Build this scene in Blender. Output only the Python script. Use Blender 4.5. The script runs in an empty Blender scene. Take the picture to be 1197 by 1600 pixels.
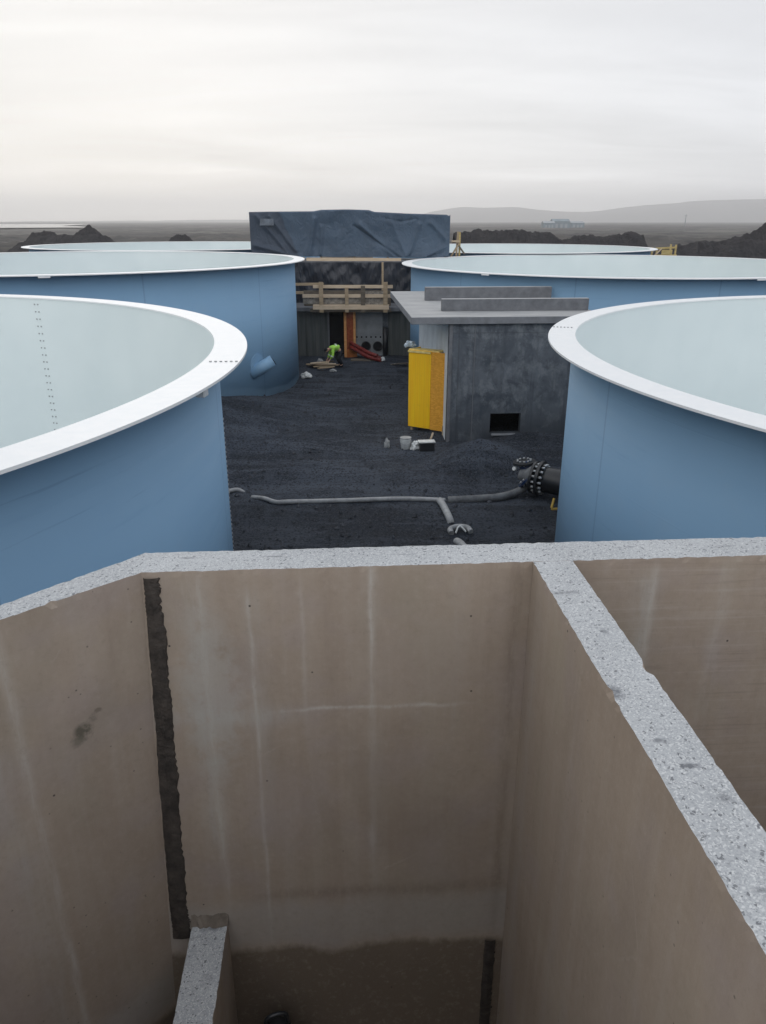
import bpy, bmesh, math, random
from mathutils import Vector, Matrix, noise
R = math.radians
random.seed(7)
scene = bpy.context.scene
col = scene.collection

# ------------------------------------------------------------------ camera
EYE = 6.5
cam_d = bpy.data.cameras.new('camera')
cam = bpy.data.objects.new('camera', cam_d)
col.objects.link(cam)
cam_d.sensor_fit = 'VERTICAL'
cam_d.sensor_height = 36.0
cam_d.lens = 1175.0 / 1600.0 * 36.0
cam_d.clip_start = 0.05
cam_d.clip_end = 60000
cam.location = (0, 0, EYE)
cam.rotation_euler = (R(90 - 21.17), 0, 0)
scene.camera = cam

# ------------------------------------------------------------------ light
SUN_EL, SUN_AZ = 28.0, -14.0            # azimuth from +Y towards +X
SKY_STRENGTH = 0.1
sun_d = bpy.data.lights.new('sun', 'SUN')
sun_d.energy = 0.5
sun_d.angle = R(30)
sun_d.color = (1.0, 0.95, 0.88)
sun = bpy.data.objects.new('sun', sun_d)
col.objects.link(sun)
sd = Vector((math.sin(R(SUN_AZ)) * math.cos(R(SUN_EL)), math.cos(R(SUN_AZ)) * math.cos(R(SUN_EL)), math.sin(R(SUN_EL))))
sun.rotation_euler = sd.to_track_quat('Z', 'Y').to_euler()
scene.view_settings.view_transform = 'Standard'
scene.view_settings.look = 'None'
scene.view_settings.gamma = 1
scene.view_settings.exposure = 0.0
scene.view_settings.use_curve_mapping = False
scene.cycles.use_denoising = True
scene.cycles.max_bounces = 6
scene.cycles.volume_bounces = 1


class G:
    """small node tree helper"""
    def __init__(s, tree):
        s.t = tree

    def new(s, kind, **kw):
        n = s.t.nodes.new(kind)
        for k, v in kw.items():
            setattr(n, k, v)
        return n

    def put(s, sock, v):
        if v is None:
            return
        if isinstance(v, bpy.types.NodeSocket):
            s.t.links.new(v, sock)
        elif isinstance(v, (tuple, list)) and sock.type == 'RGBA' and len(v) == 3:
            sock.default_value = (*v, 1)
        else:
            sock.default_value = v

    def m(s, op, a, b=None, c=None, clamp=False):
        n = s.new('ShaderNodeMath', operation=op, use_clamp=clamp)
        s.put(n.inputs[0], a)
        s.put(n.inputs[1], b)
        s.put(n.inputs[2], c)
        return n.outputs[0]

    def mix(s, f, a, b, blend='MIX'):
        n = s.new('ShaderNodeMix', data_type='RGBA', blend_type=blend)
        s.put(n.inputs[0], f)
        s.put(n.inputs[6], a)
        s.put(n.inputs[7], b)
        return n.outputs[2]

    def coords(s, which='Object'):
        return s.new('ShaderNodeTexCoord').outputs[which]

    def map(s, v, scale=(1, 1, 1), loc=(0, 0, 0), rot=(0, 0, 0)):
        n = s.new('ShaderNodeMapping')
        s.put(n.inputs[0], v)
        n.inputs['Scale'].default_value = scale
        n.inputs['Location'].default_value = loc
        n.inputs['Rotation'].default_value = rot
        return n.outputs[0]

    def noise(s, v, scale, detail=4, rough=0.55, dist=0.0):
        n = s.new('ShaderNodeTexNoise')
        s.put(n.inputs['Vector'], v)
        n.inputs['Scale'].default_value = scale
        n.inputs['Detail'].default_value = detail
        n.inputs['Roughness'].default_value = rough
        n.inputs['Distortion'].default_value = dist
        return n.outputs[0]

    def voro(s, v, scale, out='Color', feature='F1'):
        n = s.new('ShaderNodeTexVoronoi', feature=feature)
        s.put(n.inputs['Vector'], v)
        n.inputs['Scale'].default_value = scale
        return n.outputs[out]

    def step(s, v, lo, hi, a=0.0, b=1.0):
        n = s.new('ShaderNodeMapRange')
        n.clamp = True
        s.put(n.inputs[0], v)
        n.inputs[1].default_value = lo
        n.inputs[2].default_value = hi
        n.inputs[3].default_value = a
        n.inputs[4].default_value = b
        return n.outputs[0]

    def xyz(s, v):
        n = s.new('ShaderNodeSeparateXYZ')
        s.put(n.inputs[0], v)
        return n.outputs

    def com(s, x, y, z):
        n = s.new('ShaderNodeCombineXYZ')
        for i, q in enumerate((x, y, z)):
            s.put(n.inputs[i], q)
        return n.outputs[0]

    def gauss(s, x, x0, w):
        """bell curve of x about x0"""
        d = s.m('DIVIDE', s.m('SUBTRACT', x, x0), w)
        return s.m('POWER', 2.718, s.m('MULTIPLY', s.m('MULTIPLY', d, d), -1.0))

    def bump(s, h, strength=0.3, dist=0.02):
        n = s.new('ShaderNodeBump')
        n.inputs['Strength'].default_value = strength
        n.inputs['Distance'].default_value = dist
        s.put(n.inputs['Height'], h)
        return n.outputs[0]


MATS = {}


def material(name, fn, rough=0.8, spec=0.3, metal=0.0):
    """fn(g) returns colour, or (colour, normal), or (colour, normal, roughness)"""
    m = bpy.data.materials.new(name)
    m.use_nodes = True
    g = G(m.node_tree)
    p = m.node_tree.nodes['Principled BSDF']
    r = fn(g)
    if isinstance(r, tuple) and len(r) in (2, 3) and not isinstance(r[0], float):
        c, nrm = r[0], r[1]
        if len(r) == 3:
            rough = r[2]
    else:
        c, nrm = r, None
    g.put(p.inputs['Base Color'], c)
    if nrm is not None:
        g.put(p.inputs['Normal'], nrm)
    g.put(p.inputs['Roughness'], rough)
    p.inputs['Specular IOR Level'].default_value = spec
    p.inputs['Metallic'].default_value = metal
    MATS[name] = m
    return m


# ------------------------------------------------------------------ world: pale overcast sky over a Nishita sky
w = bpy.data.worlds.new('World')
scene.world = w
w.use_nodes = True
g = G(w.node_tree)
bg = w.node_tree.nodes['Background']
sky = g.new('ShaderNodeTexSky', sky_type='NISHITA', sun_disc=False)
sky.sun_elevation = R(SUN_EL)
sky.sun_rotation = R(SUN_AZ)
d = g.coords('Generated')
x, y, z = g.xyz(d)
zc = g.m('MAXIMUM', z, 0.0)
k = g.m('DIVIDE', 1.0, g.m('ADD', zc, 0.10))
plane = g.com(g.m('MULTIPLY', x, k), g.m('MULTIPLY', y, k), 0.0)
n1 = g.noise(g.map(plane, (0.60, 1.0, 1), (3.1, 0.4, 0), (0, 0, -0.5)), 0.42, 5, 0.5, 0.9)
n2 = g.noise(g.map(plane, (0.5, 1.3, 1), (0.7, 5.4, 0), (0, 0, 0.25)), 1.1, 6, 0.6, 0.8)
cl = g.m('ADD', g.m('MULTIPLY', g.step(n1, 0.3, 0.7, -1, 1), 0.105), g.m('MULTIPLY', g.step(n2, 0.3, 0.7, -1, 1), 0.06))
# brighter, warmer towards the hidden sun (left), greyer to the right
side = g.step(x, -0.55, 0.5)
base = g.mix(side, (1.08, 1.03, 0.965), (0.93, 0.945, 0.985))
warm_fade = g.step(zc, 0.03, 0.20)
base = g.mix(warm_fade, base, g.mix(side, (0.94, 0.92, 0.885), (0.84, 0.85, 0.885)))
high = g.step(zc, 0.22, 0.9)
base = g.mix(high, base, (0.86, 0.89, 0.95))
back = g.step(y, 0.0, -0.6)          # extra sky brightness added behind the camera to lift surfaces facing it
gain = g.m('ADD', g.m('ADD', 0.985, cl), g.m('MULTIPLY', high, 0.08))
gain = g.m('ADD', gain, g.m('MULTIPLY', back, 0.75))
gap = g.m('MULTIPLY', g.gauss(x, -0.205, 0.075), g.gauss(zc, 0.0545, 0.0055))
gap2 = g.m('MULTIPLY', g.gauss(x, 0.20, 0.10), g.gauss(zc, 0.049, 0.006))
gapn = g.step(n2, 0.25, 0.60)
gain = g.m('ADD', gain, g.m('MULTIPLY', g.m('ADD', g.m('MULTIPLY', gap, 0.34), g.m('MULTIPLY', gap2, 0.20)), gapn))
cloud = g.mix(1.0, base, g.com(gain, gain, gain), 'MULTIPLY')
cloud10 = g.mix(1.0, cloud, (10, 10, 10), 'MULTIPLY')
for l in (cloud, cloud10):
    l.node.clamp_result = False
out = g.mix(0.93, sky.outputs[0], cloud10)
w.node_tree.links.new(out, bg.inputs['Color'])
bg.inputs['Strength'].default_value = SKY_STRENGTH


# ------------------------------------------------------------------ object helpers
def link(name, me, mats, parent=None, smooth=False):
    o = bpy.data.objects.new(name, me)
    col.objects.link(o)
    for m in (mats if isinstance(mats, (list, tuple)) else [mats]):
        me.materials.append(MATS[m])
    if smooth:
        for p in me.polygons:
            p.use_smooth = True
    if parent is not None:
        o.parent = parent
    return o


def build(name, bm, mats, parent=None, smooth=False, normals=True):
    if normals:
        bmesh.ops.recalc_face_normals(bm, faces=bm.faces)
    me = bpy.data.meshes.new(name)
    bm.to_mesh(me)
    bm.free()
    return link(name, me, mats, parent, smooth)


def tag(o, label=None, cat=None, group=None, kind=None):
    if label:
        o['label'] = label
    if cat:
        o['category'] = cat
    if group:
        o['group'] = group
    if kind:
        o['kind'] = kind
    return o


def empty(name, loc=(0, 0, 0), rz=0.0):
    o = bpy.data.objects.new(name, None)
    o.empty_display_size = 0.2
    col.objects.link(o)
    o.location = loc
    o.rotation_euler = (0, 0, rz)
    return o


def copy_tree(o, parent=None):
    c = o.copy()
    col.objects.link(c)
    if parent is not None:
        c.parent = parent
    for ch in [q for q in o.children]:
        copy_tree(ch, c)
    return c


def box(bm, x0, x1, y0, y1, z0, z1, bevel=0.0, mat=0, M=None):
    vs = [bm.verts.new((x, y, z)) for x in (x0, x1) for y in (y0, y1) for z in (z0, z1)]
    fs = []
    for q in ((0, 1, 3, 2), (4, 6, 7, 5), (0, 4, 5, 1), (2, 3, 7, 6), (0, 2, 6, 4), (1, 5, 7, 3)):
        f = bm.faces.new([vs[i] for i in q])
        f.material_index = mat
        fs.append(f)
    if bevel:
        es = list({e for f in fs for e in f.edges})
        r = bmesh.ops.bevel(bm, geom=es, offset=bevel, segments=1, affect='EDGES')
        vs = list({v for f in r['faces'] for v in f.verts} | {v for v in vs if v.is_valid})
    if M is not None:
        bmesh.ops.transform(bm, matrix=M, verts=[v for v in vs if v.is_valid])
    return vs


def box_obj(name, dims, mats, parent=None, bevel=0.004, M=None):
    bm = bmesh.new()
    box(bm, *dims, bevel=bevel, M=M)
    return build(name, bm, mats, parent)


def bar(bm, a, b, wx, wy, up=(0, 0, 1)):
    """rectangular bar between two points"""
    a, b = Vector(a), Vector(b)
    dz = (b - a).normalized()
    ux = dz.cross(Vector(up))
    if ux.length < 1e-4:
        ux = Vector((1, 0, 0))
    ux.normalize()
    uy = dz.cross(ux).normalized()
    ring = lambda p: [bm.verts.new(p + ux * sx * wx / 2 + uy * sy * wy / 2) for sx, sy in ((-1, -1), (1, -1), (1, 1), (-1, 1))]
    r0, r1 = ring(a), ring(b)
    bm.faces.new(r0[::-1])
    bm.faces.new(r1)
    for i in range(4):
        bm.faces.new((r0[i], r0[(i + 1) % 4], r1[(i + 1) % 4], r1[i]))


def bar_obj(name, a, b, wx, wy, mats, parent=None, up=(0, 0, 1)):
    bm = bmesh.new()
    bar(bm, a, b, wx, wy, up)
    return build(name, bm, mats, parent)


def tube(bm, pts, rad, seg=14, caps=True, mat=0):
    pts = [Vector(p) for p in pts]
    rads = rad if isinstance(rad, (list, tuple)) else [rad] * len(pts)
    rings = []
    prev = None
    for i, p in enumerate(pts):
        t = (pts[min(i + 1, len(pts) - 1)] - pts[max(i - 1, 0)]).normalized()
        if prev is None:
            u = t.cross(Vector((0, 0, 1)))
            if u.length < 1e-3:
                u = Vector((1, 0, 0))
        else:
            u = prev - t * prev.dot(t)
        u.normalize()
        prev = u
        v = t.cross(u)
        rings.append([bm.verts.new(p + (u * math.cos(2 * math.pi * k / seg) + v * math.sin(2 * math.pi * k / seg)) * rads[i]) for k in range(seg)])
    for a, b in zip(rings, rings[1:]):
        for k in range(seg):
            f = bm.faces.new((a[k], a[(k + 1) % seg], b[(k + 1) % seg], b[k]))
            f.material_index = mat
            f.smooth = True
    if caps:
        for r in (rings[0][::-1], rings[-1]):
            f = bm.faces.new(r)
            f.material_index = mat
    return rings


def tube_obj(name, pts, rad, mats, parent=None, seg=14, caps=True):
    bm = bmesh.new()
    tube(bm, pts, rad, seg, caps)
    return build(name, bm, mats, parent)


def smooth_path(pts, n=8):
    """Catmull-Rom through the points"""
    P = [Vector(p) for p in pts]
    P = [P[0] * 2 - P[1]] + P + [P[-1] * 2 - P[-2]]
    out = []
    for i in range(1, len(P) - 2):
        for k in range(n):
            t = k / n
            a, b, c, d_ = P[i - 1], P[i], P[i + 1], P[i + 2]
            out.append(0.5 * ((2 * b) + (c - a) * t + (2 * a - 5 * b + 4 * c - d_) * t * t + (3 * b - a - 3 * c + d_) * t ** 3))
    out.append(P[-2])
    return out


def annulus_ring(r0, r1, z0, z1, seg=288, a0=0.0, a1=2 * math.pi):
    """closed ring of rectangular section"""
    bm = bmesh.new()
    full = abs(a1 - a0 - 2 * math.pi) < 1e-6
    n = seg if full else seg + 1
    rows = []
    for i in range(n):
        a = a0 + (a1 - a0) * i / seg
        c, s_ = math.cos(a), math.sin(a)
        rows.append([bm.verts.new((r * c, r * s_, z)) for r, z in ((r0, z0), (r1, z0), (r1, z1), (r0, z1))])
    for i in range(seg):
        a, b = rows[i], rows[(i + 1) % n]
        for k in range(4):
            bm.faces.new((a[k], b[k], b[(k + 1) % 4], a[(k + 1) % 4]))
    if not full:
        bm.faces.new(rows[0])
        bm.faces.new(rows[-1][::-1])
    return bm


# ------------------------------------------------------------------ materials
def m_plain(c, amount=0.12, scale=4.0, bump=0.0):
    def f(g):
        v = g.coords()
        n = g.noise(v, scale, 5, 0.6)
        lo = tuple(q * (1 - amount) for q in c)
        hi = tuple(min(1, q * (1 + amount)) for q in c)
        cc = g.mix(g.step(n, 0.3, 0.7), lo, hi)
        return (cc, g.bump(g.noise(v, scale * 6, 4), bump, 0.01)) if bump else cc
    return f


def m_gravel(g):
    v = g.coords()
    x, y, z = g.xyz(v)
    big = g.noise(v, 0.35, 5, 0.6)
    track = g.noise(g.map(v, (0.35, 1.5, 1), (0, 0, 0), (0, 0, 0.30)), 1.1, 5, 0.65, 0.7)
    track2 = g.noise(g.map(v, (1.3, 0.30, 1), (3, 0, 0), (0, 0, -0.5)), 1.3, 5, 0.65, 0.5)
    peb = g.xyz(g.voro(v, 44.0))[0]
    peb2 = g.xyz(g.voro(v, 24.0))[1]
    fine = g.noise(v, 60, 3, 0.7)
    gcol = g.mix(g.step(big, 0.42, 0.60), (0.030, 0.039, 0.056), (0.070, 0.087, 0.118))
    gcol = g.mix(g.step(track, 0.50, 0.60, 0, 0.65), gcol, (0.115, 0.136, 0.172))
    gcol = g.mix(g.step(track, 0.46, 0.38, 0, 0.6), gcol, (0.020, 0.024, 0.032))
    gcol = g.mix(g.step(peb, 0.62, 0.9, 0, 0.75), gcol, (0.112, 0.126, 0.152))
    gcol = g.mix(g.step(peb2, 0.66, 0.9, 0, 0.75), gcol, (0.009, 0.010, 0.014))
    gcol = g.mix(g.step(fine, 0.5, 0.75, 0, 0.45), gcol, (0.097, 0.110, 0.132))
    gcol = g.mix(g.step(track2, 0.54, 0.63, 0, 0.45), gcol, (0.098, 0.116, 0.146))
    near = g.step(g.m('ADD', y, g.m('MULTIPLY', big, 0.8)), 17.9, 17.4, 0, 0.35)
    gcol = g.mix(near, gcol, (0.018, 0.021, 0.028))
    # old lava field with thin moss beyond the building site
    f1 = g.noise(v, 0.02, 8, 0.65)
    f2 = g.noise(g.map(v, (0.35, 1, 1)), 0.11, 6, 0.65)
    fcol = g.mix(g.step(f1, 0.35, 0.65), (0.034, 0.032, 0.033), (0.088, 0.080, 0.070))
    fcol = g.mix(g.step(f2, 0.5, 0.62), fcol, (0.018, 0.018, 0.021))
    f4 = g.noise(v, 0.006, 6, 0.75)
    fcol = g.mix(g.step(f4, 0.46, 0.40, 0, 0.75), fcol, (0.020, 0.020, 0.022))
    fcol = g.mix(g.step(f4, 0.54, 0.60, 0, 0.6), fcol, (0.16, 0.15, 0.13))
    f3 = g.noise(g.map(v, (0.5, 1, 1), (40, 10, 0)), 0.035, 7, 0.7)
    fcol = g.mix(g.step(f3, 0.55, 0.68, 0, 0.8), fcol, (0.15, 0.14, 0.125))
    r = g.m('SQRT', g.m('ADD', g.m('MULTIPLY', x, x), g.m('MULTIPLY', y, y)))
    far = g.step(g.m('ADD', r, g.m('MULTIPLY', f1, 30)), 80, 100)
    c = g.mix(far, gcol, fcol)
    h = g.m('ADD', g.voro(v, 44.0, 'Distance'), g.m('MULTIPLY', fine, 0.8))
    h = g.m('ADD', h, g.m('MULTIPLY', g.noise(v, 7, 5, 0.7), 2.2))
    return c, g.bump(h, 1.0, 0.06)


material('gravel', m_gravel, 0.9, 0.25)
material('stone', m_plain((0.055, 0.060, 0.070), 0.5, 3.0), 0.9)


def m_heap(g):
    v = g.coords()
    n = g.noise(v, 0.5, 8, 0.7)
    n2 = g.noise(v, 3.0, 5, 0.7)
    c = g.mix(g.step(n, 0.3, 0.7), (0.020, 0.020, 0.024), (0.048, 0.045, 0.047))
    return g.mix(g.step(n2, 0.5, 0.75, 0, 0.6), c, (0.075, 0.070, 0.066)), g.bump(n2, 1.0, 0.3)


material('lava_spoil', m_heap, 0.95, 0.1)
material('hill_ground', m_plain((0.085, 0.078, 0.07), 0.3, 0.002), 0.95, 0.1)
material('sea_water', lambda g: ((0.03, 0.04, 0.045), g.bump(g.noise(g.coords(), 0.4, 4), 0.15, 0.2), 0.18), 0.18, 0.5)


def edge_speckle(g):
    """sawn concrete: pale paste with dark and light stone flecks"""
    v = g.coords()
    wv = g.com(*[g.m('ADD', q, g.m('MULTIPLY', g.noise(v, 40, 2), 0.02)) for q in g.xyz(v)])
    a = g.xyz(g.voro(wv, 175.0))
    b = g.xyz(g.voro(wv, 105.0))
    cc = g.xyz(g.voro(wv, 280.0))
    big = g.noise(v, 2.2, 5, 0.6)
    c = g.mix(g.step(big, 0.3, 0.7), (0.325, 0.34, 0.352), (0.41, 0.427, 0.44))
    c = g.mix(g.step(cc[0], 0.55, 0.9, 0, 0.5), c, (0.27, 0.285, 0.30))
    c = g.mix(g.step(a[0], 0.72, 0.82, 0, 0.45), c, (0.21, 0.22, 0.235))
    c = g.mix(g.step(b[1], 0.93, 0.96, 0, 0.75), c, (0.10, 0.105, 0.115))
    c = g.mix(g.step(a[2], 0.78, 0.86, 0, 0.6), c, (0.56, 0.57, 0.575))
    return c, g.bump(g.noise(v, 90, 3), 0.25, 0.006), v


def m_sawn(patches):
    def f(g):
        c, nrm, v = edge_speckle(g)
        x, y, z = g.xyz(v)
        wob = g.noise(v, 22, 4, 0.7)
        for (a, b, ra, rb, s) in patches:
            q = g.m('MULTIPLY', g.gauss(x, a, ra), g.gauss(y, b, rb))
            q = g.step(g.m('MULTIPLY', q, g.step(wob, 0.3, 0.66)), 0.12, 0.6, 0, s)
            c = g.mix(q, c, (0.12, 0.127, 0.14))
        return c, nrm
    return f


material('sawn_concrete', m_sawn([(1.015, 2.31, 0.035, 0.055, 0.9), (1.12, 1.90, 0.05, 0.012, 0.9), (1.05, 3.12, 0.09, 0.022, 0.6),
                                  (1.07, 2.03, 0.03, 0.012, 0.7), (1.10, 1.42, 0.04, 0.012, 0.8), (1.16, 1.75, 0.02, 0.03, 0.6),
                                  (-0.33, 3.62, 0.09, 0.012, 0.6), (-0.78, 3.63, 0.05, 0.014, 0.6), (1.55, 3.62, 0.06, 0.008, 0.7),
                                  (0.35, 3.60, 0.10, 0.008, 0.4), (2.1, 3.6, 0.05, 0.012, 0.6), (-1.3, 3.2, 0.02, 0.02, 0.6),
                                  (1.09, 1.25, 0.035, 0.015, 0.7), (1.13, 2.75, 0.02, 0.03, 0.5)]), 0.85, 0.25)
material('sawn_concrete_low', m_sawn([(-0.7, 2.7, 0.05, 0.02, 0.5), (-0.84, 3.42, 0.08, 0.02, 0.7), (-0.8, 3.1, 0.04, 0.03, 0.4)]), 0.85, 0.25)


def m_basin(lines=(), levels=(), patches=(), horizontal=0.0, along='x', low_wet=None):
    """form-cast brown concrete skin with run marks. lines: (pos, width, strength, z_lo, z_hi)"""
    def f(g):
        v = g.coords()
        x, y, z = g.xyz(v)
        a = x if along == 'x' else y
        big = g.noise(v, 1.1, 5, 0.6, 0.4)
        run = g.noise(g.map(v, (9, 9, 0.55)), 1.0, 5, 0.6)
        run2 = g.noise(g.map(v, (30, 30, 1.1)), 1.0, 4, 0.6)
        grain = g.noise(v, 60, 4, 0.7)
        fine = g.noise(v, 24, 6, 0.75)
        c = g.mix(g.step(big, 0.3, 0.7), (0.262, 0.213, 0.172), (0.328, 0.275, 0.226))
        c = g.mix(g.step(run, 0.5, 0.75, 0, 0.30), c, (0.36, 0.325, 0.285))
        c = g.mix(g.step(run, 0.48, 0.28, 0, 0.28), c, (0.215, 0.175, 0.145))
        c = g.mix(g.step(run2, 0.58, 0.75, 0, 0.10), c, (0.38, 0.36, 0.33))
        tone = g.noise(v, 2.6, 3, 0.5)
        c = g.mix(g.step(tone, 0.50, 0.66, 0, 0.35), c, (0.285, 0.245, 0.240))
        tone2 = g.noise(g.map(v, (1, 1, 0.7), (5, 2, 1)), 1.7, 4, 0.6)
        c = g.mix(g.step(tone2, 0.52, 0.68, 0, 0.40), c, (0.275, 0.245, 0.195))
        if horizontal:
            hn = g.noise(g.map(v, (1.3, 1.3, 38)), 1.0, 4, 0.65)
            c = g.mix(g.step(hn, 0.55, 0.7, 0, horizontal), c, (0.36, 0.315, 0.275))
            c = g.mix(g.step(hn, 0.42, 0.3, 0, horizontal), c, (0.20, 0.165, 0.14))
        wob = g.m('MULTIPLY', g.m('SUBTRACT', g.noise(g.map(v, (1.5, 1.5, 2.5)), 1.0, 4), 0.5), 0.035)
        aw = g.m('ADD', a, wob)
        br = g.noise(g.map(v, (14, 14, 2.2)), 1.0, 6, 0.75)
        for (p, wd, s, z0, z1, cc) in lines:
            q = g.m('MULTIPLY', g.gauss(aw, p, wd), g.step(br, 0.3, 0.68))
            q = g.m('MULTIPLY', q, g.m('MULTIPLY', g.step(z, z0 - 0.25, z0 + 0.25), g.step(z, z1 + 0.08, z1 - 0.02)))
            c = g.mix(g.m('MULTIPLY', q, s), c, cc)
        zw = g.m('ADD', z, g.m('MULTIPLY', g.m('SUBTRACT', g.noise(g.map(v, (2.5, 2.5, 2)), 1.0, 5, 0.65), 0.5), 0.09))
        for (zz, wd, s, cc, a0, a1) in levels:
            q = g.m('MULTIPLY', g.gauss(zw, zz, wd), g.step(br, 0.28, 0.55))
            q = g.m('MULTIPLY', q, g.m('MULTIPLY', g.step(a, a0 - 0.15, a0 + 0.15), g.step(a, a1 + 0.15, a1 - 0.15)))
            c = g.mix(g.m('MULTIPLY', q, s), c, cc)
        if low_wet:
            zlo, zband = low_wet
            wet = g.m('ADD', z, g.m('MULTIPLY', g.m('SUBTRACT', g.noise(g.map(v, (2.2, 2.2, 1)), 1.0, 5, 0.7), 0.5), 0.26))
            c = g.mix(g.m('MULTIPLY', g.m('MULTIPLY', g.step(wet, zband + 0.05, zband - 0.08), g.step(wet, zlo - 0.02, zlo + 0.1)), 0.5), c, (0.30, 0.29, 0.275))
            c = g.mix(g.step(wet, zlo + 0.03, zlo - 0.03, 0, 0.85), c, (0.118, 0.094, 0.070))
        c = g.mix(g.step(fine, 0.52, 0.72, 0, 0.30), c, (0.38, 0.335, 0.29))
        c = g.mix(g.step(fine, 0.46, 0.30, 0, 0.30), c, (0.20, 0.165, 0.135))
        damp = g.noise(g.map(v, (1.2, 1.2, 0.8), (3, 7, 2)), 1.0, 6, 0.6, 0.8)
        c = g.mix(g.step(damp, 0.55, 0.68, 0, 0.28), c, (0.20, 0.165, 0.135))
        crack = g.voro(g.map(g.com(*[g.m('ADD', q_, g.m('MULTIPLY', fine, 0.12)) for q_ in (x, y, z)]), (1.6, 1.6, 1.0)), 1.0, 'Distance', 'DISTANCE_TO_EDGE')
        c = g.mix(g.m('MULTIPLY', g.step(crack, 0.006, 0.002, 0, 0.22), g.step(damp, 0.56, 0.62)), c, (0.40, 0.37, 0.33))
        p2 = g.voro(v, 26.0, 'Distance')
        p2c = g.xyz(g.voro(v, 26.0))[1]
        c = g.mix(g.m('MULTIPLY', g.step(p2, 0.16, 0.10), g.step(p2c, 0.90, 0.91, 0, 0.7)), c, (0.10, 0.085, 0.07))
        pits = g.xyz(g.voro(v, 7.0))[0]
        pd = g.voro(v, 7.0, 'Distance')
        c = g.mix(g.m('MULTIPLY', g.step(pd, 0.055, 0.03), g.step(pits, 0.72, 0.74)), c, (0.06, 0.05, 0.045))
        for (pa, pz, ra, rz, s, cc) in patches:
            q = g.m('MULTIPLY', g.gauss(aw, pa, ra), g.gauss(zw, pz, rz))
            q = g.step(g.m('MULTIPLY', q, g.step(g.noise(v, 9, 5, 0.7), 0.25, 0.6)), 0.15, 0.5, 0, s)
            c = g.mix(q, c, cc)
        return c, g.bump(g.m('ADD', g.m('MULTIPLY', grain, 0.4), g.m('MULTIPLY', run, 0.5)), 0.22, 0.012)
    return f


LIME = (0.46, 0.44, 0.41)
GREY = (0.36, 0.355, 0.335)
material('basin_front', m_basin(
    lines=[(-0.47, 0.012, 0.7, 2.3, 4.7, LIME), (-0.45, 0.06, 0.35, 3.2, 4.7, GREY), (-0.74, 0.07, 0.6, 3.0, 4.8, GREY), (-0.72, 0.02, 0.45, 2.6, 4.8, LIME),
           (0.16, 0.010, 0.6, 4.2, 4.84, LIME), (0.165, 0.022, 0.35, 2.8, 4.84, LIME), (0.19, 0.05, 0.18, 2.4, 4.8, GREY),
           (-0.20, 0.012, 0.30, 3.9, 4.8, LIME), (0.62, 0.03, 0.18, 3.6, 4.8, GREY), (0.93, 0.035, 0.55, 2.2, 4.9, (0.13, 0.10, 0.075)),
           (1.9, 0.05, 0.5, 3.6, 4.8, GREY)],
    levels=[(4.005, 0.012, 0.6, LIME, -0.3, 0.6), (3.98, 0.06, 0.55, GREY, -0.95, -0.3), (2.66, 0.05, 0.45, (0.15, 0.12, 0.10), -0.5, 0.9)],
    patches=[(-0.70, 4.1, 0.16, 0.5, 0.45, GREY), (-0.35, 3.3, 0.25, 0.35, 0.25, (0.30, 0.255, 0.245)), (0.45, 4.3, 0.3, 0.3, 0.3, (0.33, 0.285, 0.25)), (0.6, 3.0, 0.3, 0.35, 0.3, (0.235, 0.20, 0.175))],
    low_wet=(2.2, 2.62)), 0.75, 0.3)
material('basin_right', m_basin(lines=[(1.62, 0.07, 0.65, 3.9, 4.75, GREY), (1.66, 0.02, 0.5, 4.1, 4.8, LIME), (1.85, 0.025, 0.45, 3.4, 4.85, (0.30, 0.25, 0.22)), (2.05, 0.04, 0.3, 3.4, 4.8, LIME)],
                                horizontal=0.5), 0.75, 0.3)
material('basin_angle', m_basin(
    lines=[(-1.86, 0.02, 0.45, 2.0, 4.8, LIME), (-1.96, 0.06, 0.5, 2.0, 4.6, GREY), (-1.52, 0.018, 0.55, 1.6, 4.78, LIME), (-1.60, 0.06, 0.35, 1.6, 4.2, GREY), (-2.2, 0.05, 0.4, 1.6, 4.6, GREY)],
    patches=[(-1.295, 4.095, 0.038, 0.050, 0.85, (0.085, 0.080, 0.062)), (-1.258, 4.150, 0.024, 0.028, 0.6, (0.12, 0.11, 0.09)), (-1.325, 4.055, 0.030, 0.028, 0.6, (0.11, 0.105, 0.082)), (-1.235, 4.175, 0.016, 0.016, 0.6, (0.12, 0.10, 0.08))],
    low_wet=(1.75, 2.1)), 0.75, 0.3)
material('basin_plain', m_basin(along='y', lines=[(2.6, 0.08, 0.3, 2.0, 4.6, (0.27, 0.24, 0.225)), (3.3, 0.10, 0.25, 2.0, 4.8, GREY), (1.9, 0.09, 0.25, 2.0, 4.7, (0.27, 0.235, 0.22))]), 0.75, 0.3)
material('tar_seal', lambda g: (g.mix(g.step(g.noise(g.coords(), 14, 5, 0.7), 0.35, 0.7), (0.026, 0.023, 0.021), (0.068, 0.058, 0.051)),
                                g.bump(g.noise(g.coords(), 30, 4), 0.6, 0.02)), 0.8, 0.3)
material('mortar_lip', m_plain((0.14, 0.12, 0.10), 0.25, 14, 0.5), 0.85)


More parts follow.
